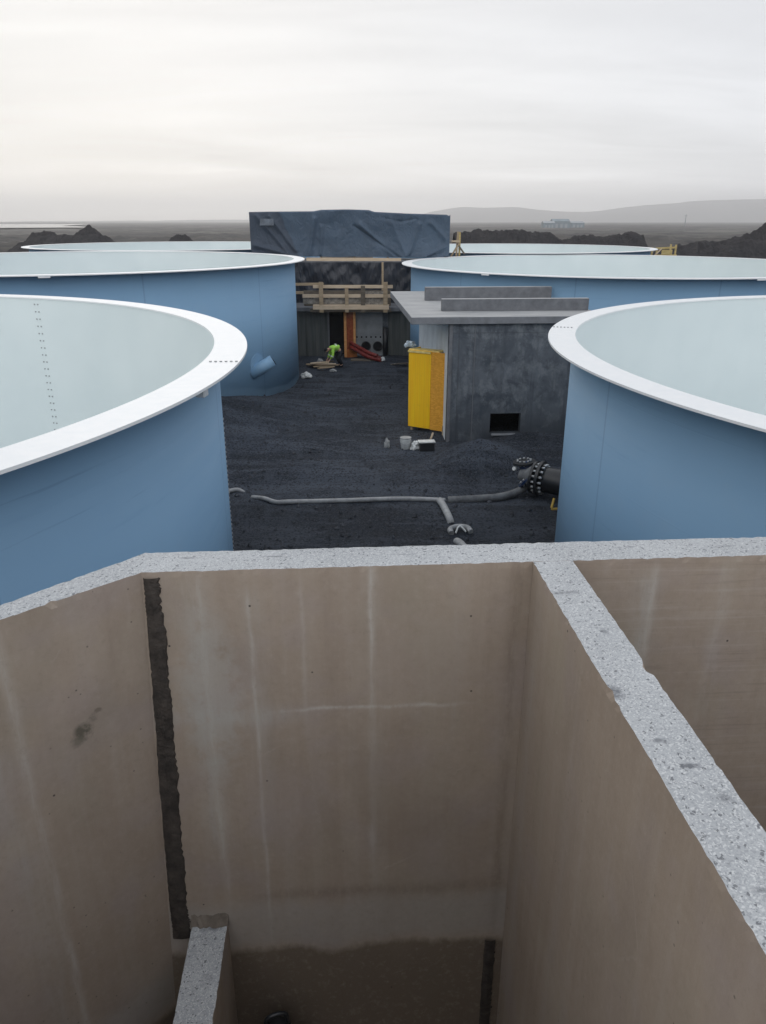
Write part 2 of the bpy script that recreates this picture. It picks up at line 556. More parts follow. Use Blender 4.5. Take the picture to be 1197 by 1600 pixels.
def m_blue(g):
    v = g.coords()
    x, y, z = g.xyz(v)
    ang = g.m('ARCTAN2', y, x)
    cyl = g.com(g.m('MULTIPLY', ang, 9.45), z, 0.0)
    big = g.noise(cyl, 0.35, 4, 0.55)
    scuff = g.noise(g.map(cyl, (0.28, 5.0, 1), (0, 0, 0), (0, 0, 0.04)), 1.0, 6, 0.7, 0.25)
    scuff2 = g.noise(g.map(cyl, (0.6, 16.0, 1), (2, 5, 0), (0, 0, -0.03)), 1.0, 5, 0.7)
    drag = g.noise(g.map(cyl, (0.22, 9.0, 1), (1, 3, 0), (0, 0, 0.22)), 1.0, 6, 0.7, 0.15)
    drag2 = g.noise(g.map(cyl, (0.30, 12.0, 1), (4, 1, 0), (0, 0, -0.16)), 1.0, 6, 0.7, 0.15)
    dirt = g.noise(g.map(cyl, (1.2, 1.2, 1)), 1.0, 6, 0.7)
    vs = g.m('ABSOLUTE', g.m('SUBTRACT', g.m('FRACT', g.m('ADD', g.m('MULTIPLY', ang, 1.909859), 0.31)), 0.5))
    run = g.noise(g.map(cyl, (6.0, 0.25, 1)), 1.0, 4, 0.6)
    c = g.mix(g.step(big, 0.3, 0.7), (0.178, 0.315, 0.468), (0.196, 0.340, 0.492))
    c = g.mix(g.step(scuff, 0.62, 0.74, 0, 0.35), c, (0.095, 0.205, 0.35))
    c = g.mix(g.step(scuff2, 0.64, 0.72, 0, 0.22), c, (0.18, 0.30, 0.44))
    c = g.mix(g.step(run, 0.6, 0.75, 0, 0.15), c, (0.17, 0.27, 0.38))
    c = g.mix(g.step(drag, 0.64, 0.72, 0, 0.42), c, (0.085, 0.175, 0.285))
    c = g.mix(g.step(drag2, 0.66, 0.73, 0, 0.30), c, (0.21, 0.335, 0.46))
    c = g.mix(g.m('MULTIPLY', g.step(g.m('ADD', z, g.m('MULTIPLY', dirt, 0.9)), 0.75, 0.35), 0.35), c, (0.105, 0.125, 0.15))
    c = g.mix(g.step(dirt, 0.56, 0.72, 0, 0.14), c, (0.24, 0.33, 0.42))
    c = g.mix(g.step(vs, 0.006, 0.003, 0, 0.35), c, (0.08, 0.16, 0.26))
    weld = g.m('ABSOLUTE', g.m('SUBTRACT', g.m('FRACT', g.m('DIVIDE', z, 1.21)), 0.5))
    seam = g.step(weld, 0.012, 0.0)
    h = g.m('ADD', g.m('MULTIPLY', scuff, 0.5), g.m('MULTIPLY', seam, 0.25))
    return c, g.bump(h, 0.30, 0.01), g.step(scuff, 0.3, 0.7, 0.55, 0.7)


material('blue_tank_paint', m_blue, 0.6, 0.3)
material('blue_paint', m_plain((0.185, 0.325, 0.475), 0.08, 2), 0.5, 0.4)
material('hollow_shade', m_plain((0.012, 0.013, 0.016), 0.2, 3), 0.9, 0.1)  # near-black colour painted in for the shade inside openings


def m_lining(g):
    v = g.coords()
    x, y, z = g.xyz(v)
    cyl = g.com(g.m('MULTIPLY', g.m('ARCTAN2', y, x), 9.4), z, 0.0)
    n = g.noise(cyl, 0.5, 4, 0.5)
    n2 = g.noise(g.map(cyl, (4, 0.2, 1)), 1.0, 4, 0.6)
    c = g.mix(g.step(n, 0.3, 0.7), (0.58, 0.645, 0.655), (0.64, 0.70, 0.705))
    c = g.mix(g.step(n2, 0.55, 0.75, 0, 0.2), c, (0.56, 0.63, 0.64))
    return c


material('tank_lining', m_lining, 0.5, 0.4)
material('white_flange', lambda g: g.mix(g.step(g.noise(g.coords(), 6, 6, 0.7), 0.35, 0.7), (0.66, 0.685, 0.70), (0.715, 0.725, 0.73)), 0.45, 0.4)
material('bolt_steel', m_plain((0.36, 0.37, 0.38), 0.2, 20), 0.4, 0.5, 0.6)
material('galvanized', m_plain((0.55, 0.57, 0.58), 0.2, 20), 0.45, 0.5, 0.3)


def m_site_concrete(g):
    v = g.coords()
    x, y, z = g.xyz(v)
    big = g.noise(v, 1.3, 6, 0.65, 0.5)
    mott = g.noise(g.map(v, (1, 1, 0.8)), 2.0, 8, 0.72, 0.25)
    run = g.noise(g.map(v, (5, 5, 0.4)), 1.0, 6, 0.65)
    c = g.mix(g.step(big, 0.38, 0.62), (0.055, 0.067, 0.083), (0.115, 0.131, 0.152))
    c = g.mix(g.step(mott, 0.49, 0.62, 0, 0.65), c, (0.20, 0.22, 0.24))
    c = g.mix(g.m('MULTIPLY', g.step(z, 1.1, 0.2), g.step(big, 0.3, 0.6)), c, (0.045, 0.052, 0.062))
    c = g.mix(g.step(run, 0.52, 0.70, 0, 0.6), c, (0.042, 0.050, 0.062))
    for p in (0.30, 0.78, 3.9):
        c = g.mix(g.m('MULTIPLY', g.gauss(x, p, 0.02), 0.5), c, (0.045, 0.05, 0.058))
    c = g.mix(g.m('MULTIPLY', g.gauss(z, 3.36, 0.02), 0.4), c, (0.045, 0.05, 0.058))
    return c, g.bump(mott, 0.3, 0.02)


material('wet_concrete', m_site_concrete, 0.7, 0.35)
material('roof_concrete', lambda g: (g.mix(g.step(g.noise(g.map(g.coords(), (0.6, 2.2, 1)), 1.5, 6, 0.65), 0.3, 0.7), (0.235, 0.245, 0.255), (0.365, 0.37, 0.372)),
                                     g.bump(g.noise(g.coords(), 20, 4), 0.3, 0.01)), 0.8)
material('kerb_concrete', m_plain((0.135, 0.142, 0.155), 0.25, 3, 0.3), 0.75)
material('slab_edge', m_plain((0.175, 0.185, 0.20), 0.2, 3, 0.3), 0.75)
material('side_concrete', m_plain((0.60, 0.65, 0.68), 0.14, 1.4, 0.2), 0.75)


def m_yellow(g):
    v = g.coords()
    n = g.noise(g.map(v, (8, 8, 0.5)), 1.0, 5, 0.65)
    bd = g.m('ABSOLUTE', g.m('SUBTRACT', g.m('FRACT', g.m('MULTIPLY', g.xyz(v)[0], 6.0)), 0.5))
    c = g.mix(g.step(n, 0.3, 0.7), (0.88, 0.47, 0.008), (0.95, 0.60, 0.015))
    c = g.mix(g.step(g.noise(v, 3, 5, 0.7), 0.58, 0.75, 0, 0.35), c, (0.50, 0.30, 0.05))
    return g.mix(g.step(bd, 0.03, 0.0, 0, 0.5), c, (0.40, 0.24, 0.02))


material('yellow_formply', m_yellow, 0.55, 0.35)
material('yellow_edge', m_plain((0.70, 0.56, 0.22), 0.2, 8), 0.7)


def m_osb(g):
    v = g.coords()
    fl = g.xyz(g.voro(g.map(v, (9, 9, 22)), 1.6))
    n = g.noise(g.map(v, (3, 3, 1.2)), 2.0, 5, 0.6)
    c = g.mix(g.step(fl[0], 0.2, 0.9), (0.66, 0.31, 0.035), (0.78, 0.39, 0.055))
    return g.mix(g.step(n, 0.5, 0.75, 0, 0.5), c, (0.52, 0.235, 0.035))


material('ochre_board', m_osb, 0.7, 0.25)


def m_wood(lo, hi):
    def f(g):
        v = g.coords()
        n = g.noise(g.map(v, (2.0, 9, 9)), 1.0, 5, 0.65)
        return g.mix(g.step(n, 0.3, 0.7), lo, hi)
    return f


material('timber', m_wood((0.26, 0.195, 0.125), (0.43, 0.335, 0.225)), 0.8)
material('pale_timber', m_wood((0.46, 0.36, 0.25), (0.62, 0.50, 0.37)), 0.8)
material('old_timber', m_wood((0.085, 0.070, 0.055), (0.17, 0.145, 0.115)), 0.85)
material('yellow_timber', m_wood((0.33, 0.25, 0.09), (0.52, 0.41, 0.19)), 0.8)
material('rough_sheet', lambda g: g.mix(g.step(g.noise(g.coords(), 9, 6, 0.75), 0.35, 0.65), (0.12, 0.11, 0.10), (0.36, 0.335, 0.29)), 0.85)
material('orange_steel', m_plain((0.42, 0.135, 0.035), 0.3, 6), 0.6)
material('orange_timber', m_wood((0.52, 0.24, 0.085), (0.72, 0.37, 0.15)), 0.7)
material('rust_red', m_plain((0.27, 0.065, 0.024), 0.35, 6), 0.65)
material('red_plastic', m_plain((0.17, 0.022, 0.018), 0.45, 5), 0.5, 0.4)
material('sheet_green', lambda g: g.mix(g.step(g.noise(g.map(g.coords(), (6, 6, 0.4)), 1.0, 5, 0.6), 0.3, 0.7), (0.055, 0.062, 0.062), (0.125, 0.135, 0.13)), 0.8)
material('black_plastic', m_plain((0.016, 0.018, 0.021), 0.3, 5), 0.38, 0.5)
material('blue_enamel', m_plain((0.012, 0.030, 0.085), 0.3, 6), 0.4, 0.5)
material('grey_pipe', lambda g: (g.mix(g.step(g.noise(g.coords(), 5, 6, 0.7), 0.35, 0.65), (0.19, 0.195, 0.20), (0.36, 0.37, 0.375)), g.bump(g.noise(g.coords(), 40, 3), 0.3, 0.005)), 0.6)
material('dusty_hose', lambda g: g.mix(g.step(g.noise(g.coords(), 4, 6, 0.7), 0.35, 0.65), (0.075, 0.08, 0.087), (0.17, 0.178, 0.185)), 0.65)
material('white_plastic', m_plain((0.62, 0.64, 0.63), 0.2, 7), 0.5)
material('grey_plastic', m_plain((0.30, 0.31, 0.31), 0.3, 7), 0.6)
material('pale_sheet', m_plain((0.42, 0.50, 0.56), 0.2, 7), 0.5)
material('yellow_strap', m_plain((0.50, 0.34, 0.08), 0.2, 7), 0.6)
material('hivis', m_plain((0.38, 0.72, 0.10), 0.15, 9), 0.8)
material('hivis_band', m_plain((0.70, 0.74, 0.66), 0.1, 9), 0.4)
material('dark_cloth', m_plain((0.016, 0.018, 0.024), 0.3, 9), 0.9)
material('skin', m_plain((0.50, 0.31, 0.22), 0.1, 9), 0.6)
material('pale_blue_cladding', m_plain((0.15, 0.195, 0.225), 0.2, 0.15), 0.6)
material('grey_cladding', m_plain((0.26, 0.28, 0.30), 0.08, 0.1), 0.6)


def m_tarp(g):
    v = g.coords()
    n = g.noise(g.map(v, (0.5, 1, 0.5)), 1.1, 5, 0.6, 0.5)
    dust = g.noise(g.map(v, (1, 1, 0.6)), 2.4, 6, 0.7)
    c = g.mix(g.step(n, 0.3, 0.7), (0.034, 0.058, 0.092), (0.060, 0.096, 0.145))
    c = g.mix(g.step(dust, 0.6, 0.8, 0, 0.35), c, (0.10, 0.105, 0.105))
    # colour turns darker past a slanting line at the left end
    x, y, z = g.xyz(v)
    slant = g.m('ADD', g.m('ADD', x, g.m('MULTIPLY', z, 0.42)), g.m('MULTIPLY', g.noise(v, 1.5, 4), 0.35))
    c = g.mix(g.step(slant, -2.42, -2.50, 0, 0.75), c, (0.026, 0.036, 0.056))
    cr = g.noise(g.map(v, (1.4, 1.4, 1.0), (0, 0, 0), (0, 0.5, 0)), 2.2, 6, 0.65, 1.2)
    return c, g.bump(cr, 0.6, 0.15)


material('navy_tarp', m_tarp, 0.48, 0.4)
material('tarp_patch', m_plain((0.115, 0.135, 0.165), 0.3, 4), 0.6)


def m_darktarp(g):
    v = g.coords()
    cr = g.noise(g.map(v, (2.2, 1, 0.7), (0, 0, 0), (0, 0.5, 0)), 1.6, 3, 0.5, 0.8)
    return g.mix(g.step(cr, 0.56, 0.70, 0, 0.4), (0.016, 0.020, 0.030), (0.026, 0.033, 0.048)), g.bump(cr, 0.6, 0.25)


material('panel_concrete', m_plain((0.235, 0.25, 0.26), 0.2, 2, 0.2), 0.8)
material('black_tarp', m_darktarp, 0.4, 0.5)


# ------------------------------------------------------------------ ground
def fbm(x, y, s, o=4):
    return noise.fractal(Vector((x * s, y * s, 0.37)), 1.0, 2.0, o)


def ground_z(x, y):
    r = math.hypot(x, y)
    zz = 0.0
    if r < 90:
        zz += 0.045 * fbm(x, y, 0.7) + 0.05 * fbm(x + 40, y, 0.22)
        zz += 0.85 * math.exp(-((x + 7.2) ** 2 + (y - 25.6) ** 2) / (2 * 2.4 ** 2))      # bank between the two left tanks
        zz += 0.75 * max(0.0, 1 - math.hypot((x - 2.75) / 1.7, (y - 20.7) / 1.35)) ** 0.9  # heap before the valve house
        zz += 0.18 * math.exp(-((x - 4.9) ** 2 / 2 + (y - 22.8) ** 2 / 0.5)) + 0.22 * math.exp(-((x - 4.6) ** 2 / (2 * 1.2 ** 2) + (y - 21.6) ** 2 / (2 * 0.8 ** 2)))
        zz += 0.12 * math.exp(-((x - 1.0) ** 2 / (2 * 2.6 ** 2) + (y - 27.0) ** 2 / (2 * 0.5 ** 2)))
        zz += 0.05 * math.sin(y * 2.3 + 0.8 * math.sin(x * 0.9)) * max(0, 1 - abs(y - 20) / 9.0)
    f = min(1.0, max(0.0, (r - 70) / 60))
    zz += f * (1.5 * fbm(x, y, 0.03, 6) + 0.7 * fbm(x, y, 0.12, 3))
    if 75 < r < 420 and f > 0:
        q = 1 - abs(fbm(x + 200, y - 90, 0.045, 3))
        zz += f * 1.5 * max(0, q - 0.55) * (1.2 + fbm(x, y, 0.02, 2)) * min(1, (420 - r) / 80)
        zz += f * 0.5 * fbm(x, y, 0.35, 3) * min(1, (420 - r) / 80)
    if r > 400:
        zz *= 0.6
    return zz


def axis(lo, hi, st, far, grow=1.16):
    a = []
    p = lo
    while p <= hi + 1e-6:
        a.append(p)
        p += st
    s_, p = st, a[-1]
    while p < far:
        s_ = min(s_ * grow, 1.6 if abs(p) < 130 else 3.2 if abs(p) < 360 else 400)
        p += s_
        a.append(p)
    s_, p = st, a[0]
    pre = []
    while p > -far:
        s_ = min(s_ * grow, 1.6 if abs(p) < 130 else 3.2 if abs(p) < 360 else 400)
        p -= s_
        pre.append(p)
    return pre[::-1] + a


def ground_sheet():
    X = axis(-7.5, 6.5, 0.10, 6300, 1.11)
    Y = axis(13.5, 38.0, 0.11, 6300, 1.09)
    vs = [(x, y, ground_z(x, y)) for y in Y for x in X]
    nx = len(X)
    fs = [(j * nx + i, j * nx + i + 1, (j + 1) * nx + i + 1, (j + 1) * nx + i) for j in range(len(Y) - 1) for i in range(nx - 1)]
    me = bpy.data.meshes.new('ground')
    me.from_pydata(vs, [], fs)
    o = link('ground', me, 'gravel', smooth=True)
    tag(o, kind='structure')


ground_sheet()

bm = bmesh.new()
# a pale inlet far off on the left, its shore uneven
pts = [(-1300, 1500), (-1300, 600), (-420, 585), (-330, 640), (-255, 700), (-300, 800), (-360, 900), (-420, 1100), (-520, 1450)]
bm.faces.new([bm.verts.new((x, y, 1.15)) for x, y in pts])
tag(build('sea', bm, 'sea_water'), kind='structure')


def stones():
    bm = bmesh.new()
    rnd = random.Random(3)
    n = 0
    while n < 2600:
        y = 14.2 + 20 * rnd.random() ** 1.6
        x = rnd.uniform(-5.2, 5.2)
        s_ = 0.012 + 0.05 * rnd.random() ** 4
        zz = ground_z(x, y)
        vs = []
        for k in ((1, 0, 0), (-1, 0, 0), (0, 1, 0), (0, -1, 0), (0, 0, 1), (0, 0, -1)):
            q = Vector(k) * s_ * rnd.uniform(0.6, 1.3)
            q += Vector((rnd.uniform(-.3, .3), rnd.uniform(-.3, .3), rnd.uniform(-.2, .2))) * s_
            vs.append(bm.verts.new(q + Vector((x, y, zz + s_ * 0.3))))
        for a in (0, 1):
            for b in (2, 3):
                for c in (4, 5):
                    bm.faces.new((vs[a], vs[b], vs[c]))
        n += 1
    tag(build('loose_stones', bm, 'stone'), kind='stuff')


stones()


def hills():
    prof = [(-6000, 0), (-2600, 20), (-1500, 34), (-600, 24), (300, 40), (600, 118), (820, 150), (1000, 168), (1250, 160), (1650, 166), (1900, 140), (2200, 118), (2500, 110),
            (2900, 150), (3300, 190), (3800, 232), (4300, 245), (5200, 262), (6500, 210), (8500, 120), (10000, 0)]
    bm = bmesh.new()
    nx, ny = 220, 26
    grid = []
    for j in range(ny):
        y = 4700 + 1300 * j / (ny - 1)
        e = math.sin(math.pi * j / (ny - 1)) ** 0.8
        row = []
        for i in range(nx):
            x = -6000 + 16000 * i / (nx - 1)
            for (x0, h0), (x1, h1) in zip(prof, prof[1:]):
                if x0 <= x <= x1:
                    h = h0 + (h1 - h0) * (x - x0) / (x1 - x0)
                    break
            h = h * e * 0.56 + e * 5 * fbm(x, y, 0.0022, 4) - 3
            row.append(bm.verts.new((x * 0.53, y, h)))
        grid.append(row)
    for j in range(ny - 1):
        for i in range(nx - 1):
            bm.faces.new((grid[j][i], grid[j][i + 1], grid[j + 1][i + 1], grid[j + 1][i]))
    tag(build('hills', bm, 'hill_ground', smooth=True), kind='structure')


hills()


def heap(x0, x1, y, depth, prof, label, seed, rough=0.35):
    """rubble heap: prof = (fraction along x, height)"""
    bm = bmesh.new()
    nx, ny = 90, 26
    cx = (x0 + x1) / 2
    grid = []
    for j in range(ny):
        v = j / (ny - 1)
        row = []
        for i in range(nx):
            u = i / (nx - 1)
            x = x0 + (x1 - x0) * u
            yy = y - depth / 2 + depth * v
            for (a, h0), (b, h1) in zip(prof, prof[1:]):
                if a <= u <= b:
                    h = h0 + (h1 - h0) * (u - a) / (b - a)
                    break
            e = min(1.0, 2.1 * min(v, 1 - v)) ** 0.85
            n = 0.7 * noise.fractal(Vector((x * 0.5, yy * 0.5, seed)), 1.0, 2.0, 4) + 0.55 * noise.fractal(Vector((x * 1.9, yy * 1.9, seed)), 0.8, 2.0, 4)
            z = h * e + rough * n * min(1, h * e) - 0.3
            row.append(bm.verts.new((x - cx, yy - y, z)))
        grid.append(row)
    for j in range(ny - 1):
        for i in range(nx - 1):
            bm.faces.new((grid[j][i], grid[j][i + 1], grid[j + 1][i + 1], grid[j + 1][i]))
    o = build('spoil_heap', bm, 'lava_spoil')
    o.location = (cx, y, 0)
    tag(o, label, 'rubble heap', 'lava spoil heaps beyond the tanks')


heap(8.4, 22.5, 95, 16, [(0, 5.4), (.25, 5.75), (.5, 5.7), (.8, 5.45), (.9, 4.9), (1, 3.6)], 'long flat-topped dark lava heap right behind the wrapped frame', 1.0)
heap(19.5, 32.2, 98, 15, [(0, 3.6), (.2, 4.6), (.42, 5.25), (.5, 5.0), (.75, 5.2), (.9, 5.55), (.97, 5.2), (1, 3.4)], 'dark lava heap with a blunt right end above the yellow timber scaffold', 2.0)
heap(29.5, 62, 88, 18, [(0, 3.2), (.1, 4.3), (.3, 4.9), (.5, 4.7), (.7, 4.9), (1, 4.5)], 'broad low rough lava bank at the right edge of the photo', 3.0, 0.6)
heap(44.5, 58.5, 108, 14, [(0, 3.4), (.2, 4.6), (.36, 5.2), (.47, 6.3), (.53, 6.4), (.66, 5.5), (.8, 4.9), (1, 4)], 'pointed dark lava heap rising above the bank at far right', 4.0, 0.5)
heap(-51.0, -35.2, 108, 16, [(0, 3.0), (.12, 4.0), (.3, 4.8), (.5, 5.0), (.86, 4.95), (.93, 4.2), (1, 2.6)], 'long low dark lava heap behind the far left tank', 5.0, 0.3)
heap(-46.8, -40.2, 118, 10, [(0, 3.6), (.2, 4.8), (.4, 5.6), (.52, 6.25), (.58, 6.1), (.75, 5.3), (1, 3.6)], 'peaked dark lava heap, tallest on the left skyline', 6.0, 0.4)
heap(-52.6, -46.6, 116, 8, [(0, 3.5), (.3, 5.0), (.6, 5.5), (.85, 5.2), (1, 3.6)], 'small rounded lava heap left of the tallest left peak', 7.0, 0.4)
heap(-33.5, -28.5, 122, 8, [(0, 3.4), (.4, 4.9), (.7, 4.8), (1, 3.4)], 'small low lava heap right of the tallest left peak', 8.0, 0.4)


# ------------------------------------------------------------------ concrete basin in the foreground
TOP = 4.86
basin = empty('concrete_basin', (0, 0, 0), R(3.7))
tag(basin, 'large open concrete basin with pale sawn wall tops and brown stained inner faces', 'basin')


def strip_wall(name, A, B, z0, z1, mats, parent, seed, step_=0.03, jag=0.003, chips=(), lean=(0.0, 0.0)):
    """wall between side lines A (inner) and B (outer), polylines of equal count; top face sawn, edges chipped.
    chips: (side, t along metres, half width, depth)"""
    rnd = random.Random(seed)
    A = [Vector(p) for p in A]
    B = [Vector(p) for p in B]
    L = (A[-1] - A[0]).length
    n = max(2, int(L / step_))
    bm = bmesh.new()
    rows = []
    for i in range(n + 1):
        t = i / n
        a, b = A[0].lerp(A[-1], t), B[0].lerp(B[-1], t)
        dr = (b - a).normalized()
        ja = jb = 0.0
        za = zb = 0.0
        if 0 < i < n:
            ja = max(0, rnd.gauss(0, jag)) * 0.7 + (rnd.random() < 0.025) * rnd.uniform(0, 0.010) + 0.0015 * noise.noise(Vector((i * 0.13, seed, 0)))
            jb = max(0, rnd.gauss(0, jag)) * 0.7 + (rnd.random() < 0.025) * rnd.uniform(0, 0.010) + 0.0015 * noise.noise(Vector((i * 0.13, seed, 9)))
            za, zb = -abs(rnd.gauss(0, 0.002)), -abs(rnd.gauss(0, 0.002))
        for (side, tt, hw, dp) in chips:
            dd = abs(t * L - tt)
            if dd < hw:
                q = dp * (1 - (dd / hw) ** 2) * rnd.uniform(0.7, 1.1)
                if side == 0:
                    ja += q
                else:
                    jb += q
        a2, b2 = a + dr * ja, b - dr * jb
        mid = a.lerp(b, 0.5)
        sh = lean[0] * (1 - t) + lean[1] * t
        P = lambda p, z: bm.verts.new((p.x + sh * (z1 - z), p.y, z))
        rows.append([P(a, z0), P(a, z1 - 0.035), P(a2, z1 + za), P(mid, z1), P(b2, z1 + zb), P(b, z1 - 0.035), P(b, z0)])
    for r0, r1 in zip(rows, rows[1:]):
        for k in range(6):
            f = bm.faces.new((r0[k], r1[k], r1[k + 1], r0[k + 1]))
            f.material_index = 0 if k in (2, 3) else (1 if k < 2 else 2)
    for r in (rows[0], rows[-1]):
        f = bm.faces.new(r)
        f.material_index = 1
    return build(name, bm, mats, parent)


T0 = 1.2                              # floor of the basin
strip_wall('front_wall', [(-0.988, 3.47), (1.0, 3.47)], [(-1.022, 3.712), (1.0, 3.712)], 0, TOP,
           ['sawn_concrete', 'basin_front', 'wet_concrete'], basin, 1, lean=(-0.0425, 0))
strip_wall('front_wall', [(1.0, 3.47), (4.6, 3.47)], [(1.0, 3.712), (4.6, 3.712)], 0, TOP,
           ['sawn_concrete', 'basin_right', 'wet_concrete'], basin, 2)['label'] = 'front wall of the right hand compartment with horizontal board marks'
strip_wall('angled_wall', [(-0.988, 3.47), (-2.6, 2.053)], [(-1.022, 3.712), (-2.77, 1.91)], 0, TOP,
           ['sawn_concrete', 'basin_angle', 'wet_concrete'], basin, 3, chips=((0, 0.45, 0.02, 0.02),), lean=(-0.0425, -0.0425))
strip_wall('side_wall', [(-2.6, 2.053), (-2.6, -0.45)], [(-2.77, 1.91), (-2.84, -0.45)], 0, TOP,
           ['sawn_concrete', 'basin_plain', 'wet_concrete'], basin, 4)
strip_wall('side_wall', [(4.6, 3.712), (4.6, -0.45)], [(4.84, 3.712), (4.84, -0.45)], 0, TOP,
           ['sawn_concrete', 'basin_plain', 'wet_concrete'], basin, 5)
strip_wall('back_wall', [(-2.84, -0.45), (4.84, -0.45)], [(-2.84, -0.69), (4.84, -0.69)], 0, TOP,
           ['sawn_concrete', 'basin_plain', 'wet_concrete'], basin, 6)
strip_wall('dividing_wall', [(1.0, 3.467), (1.0, -0.447)], [(1.208, 3.467), (1.208, -0.447)], 0, TOP,
           ['sawn_concrete', 'basin_plain', 'basin_plain'], basin, 7, chips=((1, 1.0, 0.05, 0.022), (0, 1.15, 0.04, 0.012)))
strip_wall('low_wall', [(-0.735, 3.466), (-0.735, -0.447)], [(-0.950, 3.466), (-0.950, -0.447)], T0 - 0.1, 2.47,
           ['sawn_concrete_low', 'basin_plain', 'basin_plain'], basin, 8)
box_obj('floor', (-2.7, 4.7, -0.55, 3.6, 0.9, T0), 'basin_plain', basin)


def ragged_strip(name, mats, parent, pts, th, seed, wob=0.012):
    """ragged band stuck on the face y = const; pts = (centre x, half width, z)"""
    rnd = random.Random(seed)
    bm = bmesh.new()
    y = 3.47
    rows = []
    n = 150
    for i in range(n + 1):
        t = i / n * (len(pts) - 1)
        k = min(int(t), len(pts) - 2)
        f = t - k
        cx, hw, z = [pts[k][q] * (1 - f) + pts[k + 1][q] * f for q in range(3)]
        l = cx - hw + rnd.gauss(0, wob * 0.12) + wob * 0.6 * noise.noise(Vector((i * 0.07, seed, 0)))
        r = cx + hw + rnd.gauss(0, wob * 0.30) + wob * 0.8 * noise.noise(Vector((i * 0.07, seed, 5))) + (rnd.random() < 0.06) * rnd.uniform(0, 0.012)
        rows.append([bm.verts.new((l, y + 0.002, z)), bm.verts.new((l + 0.008, y - th, z)), bm.verts.new((cx, y - th * 1.5, z)), bm.verts.new((r - 0.008, y - th, z)), bm.verts.new((r, y + 0.002, z))])
    for a, b in zip(rows, rows[1:]):
        for k in range(4):
            bm.faces.new((a[k], a[k + 1], b[k + 1], b[k]))
    return build(name, bm, mats, parent)


ragged_strip('joint_seal', 'tar_seal', basin, [(-0.945, 0.038, 4.83), (-0.945, 0.045, 4.6), (-0.968, 0.050, 4.0), (-0.996, 0.052, 3.3), (-1.022, 0.054, 2.60), (-1.02, 0.058, 2.36)], 0.012, 3)['label'] = 'dark ragged tar strip down the wall corner'
ragged_strip('joint_seal', 'tar_seal', basin, [(0.915, 0.035, 2.19), (0.915, 0.038, 1.7), (0.915, 0.035, 1.2)], 0.012, 4, 0.006)['label'] = 'short black strip low in the right corner'


bm = bmesh.new()
rnd = random.Random(5)
rows = []
for i in range(13):
    x = -0.953 + 0.225 * i / 12
    rows.append([bm.verts.new((x, 3.472, 2.535 + rnd.uniform(-.012, .012))), bm.verts.new((x, 3.455 + rnd.uniform(-.006, .006), 2.505)), bm.verts.new((x, 3.43 + rnd.uniform(-.010, .010), 2.473)), bm.verts.new((x, 3.472, 2.462))])
for a, b in zip(rows, rows[1:]):
    for k in range(4):
        bm.faces.new((a[k], a[(k + 1) % 4], b[(k + 1) % 4], b[k]))
bm.faces.new(rows[0])
bm.faces.new(rows[-1])
build('mortar_lip', bm, 'mortar_lip', basin)

pump = empty('drain_pump', (-0.665, 3.23, T0), 0.3)
tag(pump, 'black drain pump standing on the basin floor at the bottom edge', 'pump')
bm = bmesh.new()
tube(bm, [(0, 0, 0), (0, 0, 0.05), (0, 0, 0.055), (0, 0, 0.52), (0, 0, 0.60), (0, 0, 0.63)], [0.13, 0.13, 0.105, 0.105, 0.085, 0.03], 24)
build('body', bm, 'black_plastic', pump)
tube_obj('handle', smooth_path([(-0.07, 0, 0.60), (-0.06, 0, 0.68), (0, 0, 0.70), (0.06, 0, 0.68), (0.07, 0, 0.60)], 4), 0.014, 'black_plastic', pump, 8)
tube_obj('outlet', smooth_path([(0.09, 0, 0.12), (0.16, 0, 0.14), (0.18, 0, 0.25), (0.17, 0.02, 0.45)], 5), 0.03, 'blue_enamel', pump, 10)


# ------------------------------------------------------------------ the six tanks
R_OUT, R_WALL, R_IN = 9.88, 9.45, 9.43
bolt_me = None


def bolt_mesh():
    global bolt_me
    if bolt_me is None:
        bm = bmesh.new()
        tube(bm, [(0, 0, 0), (0, 0, 0.014)], 0.017, 6)
        bolt_me = bpy.data.meshes.new('bolt')
        bm.to_mesh(bolt_me)
        bm.free()
        bolt_me.materials.append(MATS['bolt_steel'])
    return bolt_me


def bolt(parent, p, nrm):
    o = bpy.data.objects.new('bolt', bolt_mesh())
    col.objects.link(o)
    o.parent = parent
    o.location = p
    o.rotation_euler = Vector(nrm).to_track_quat('Z', 'Y').to_euler()
    return o


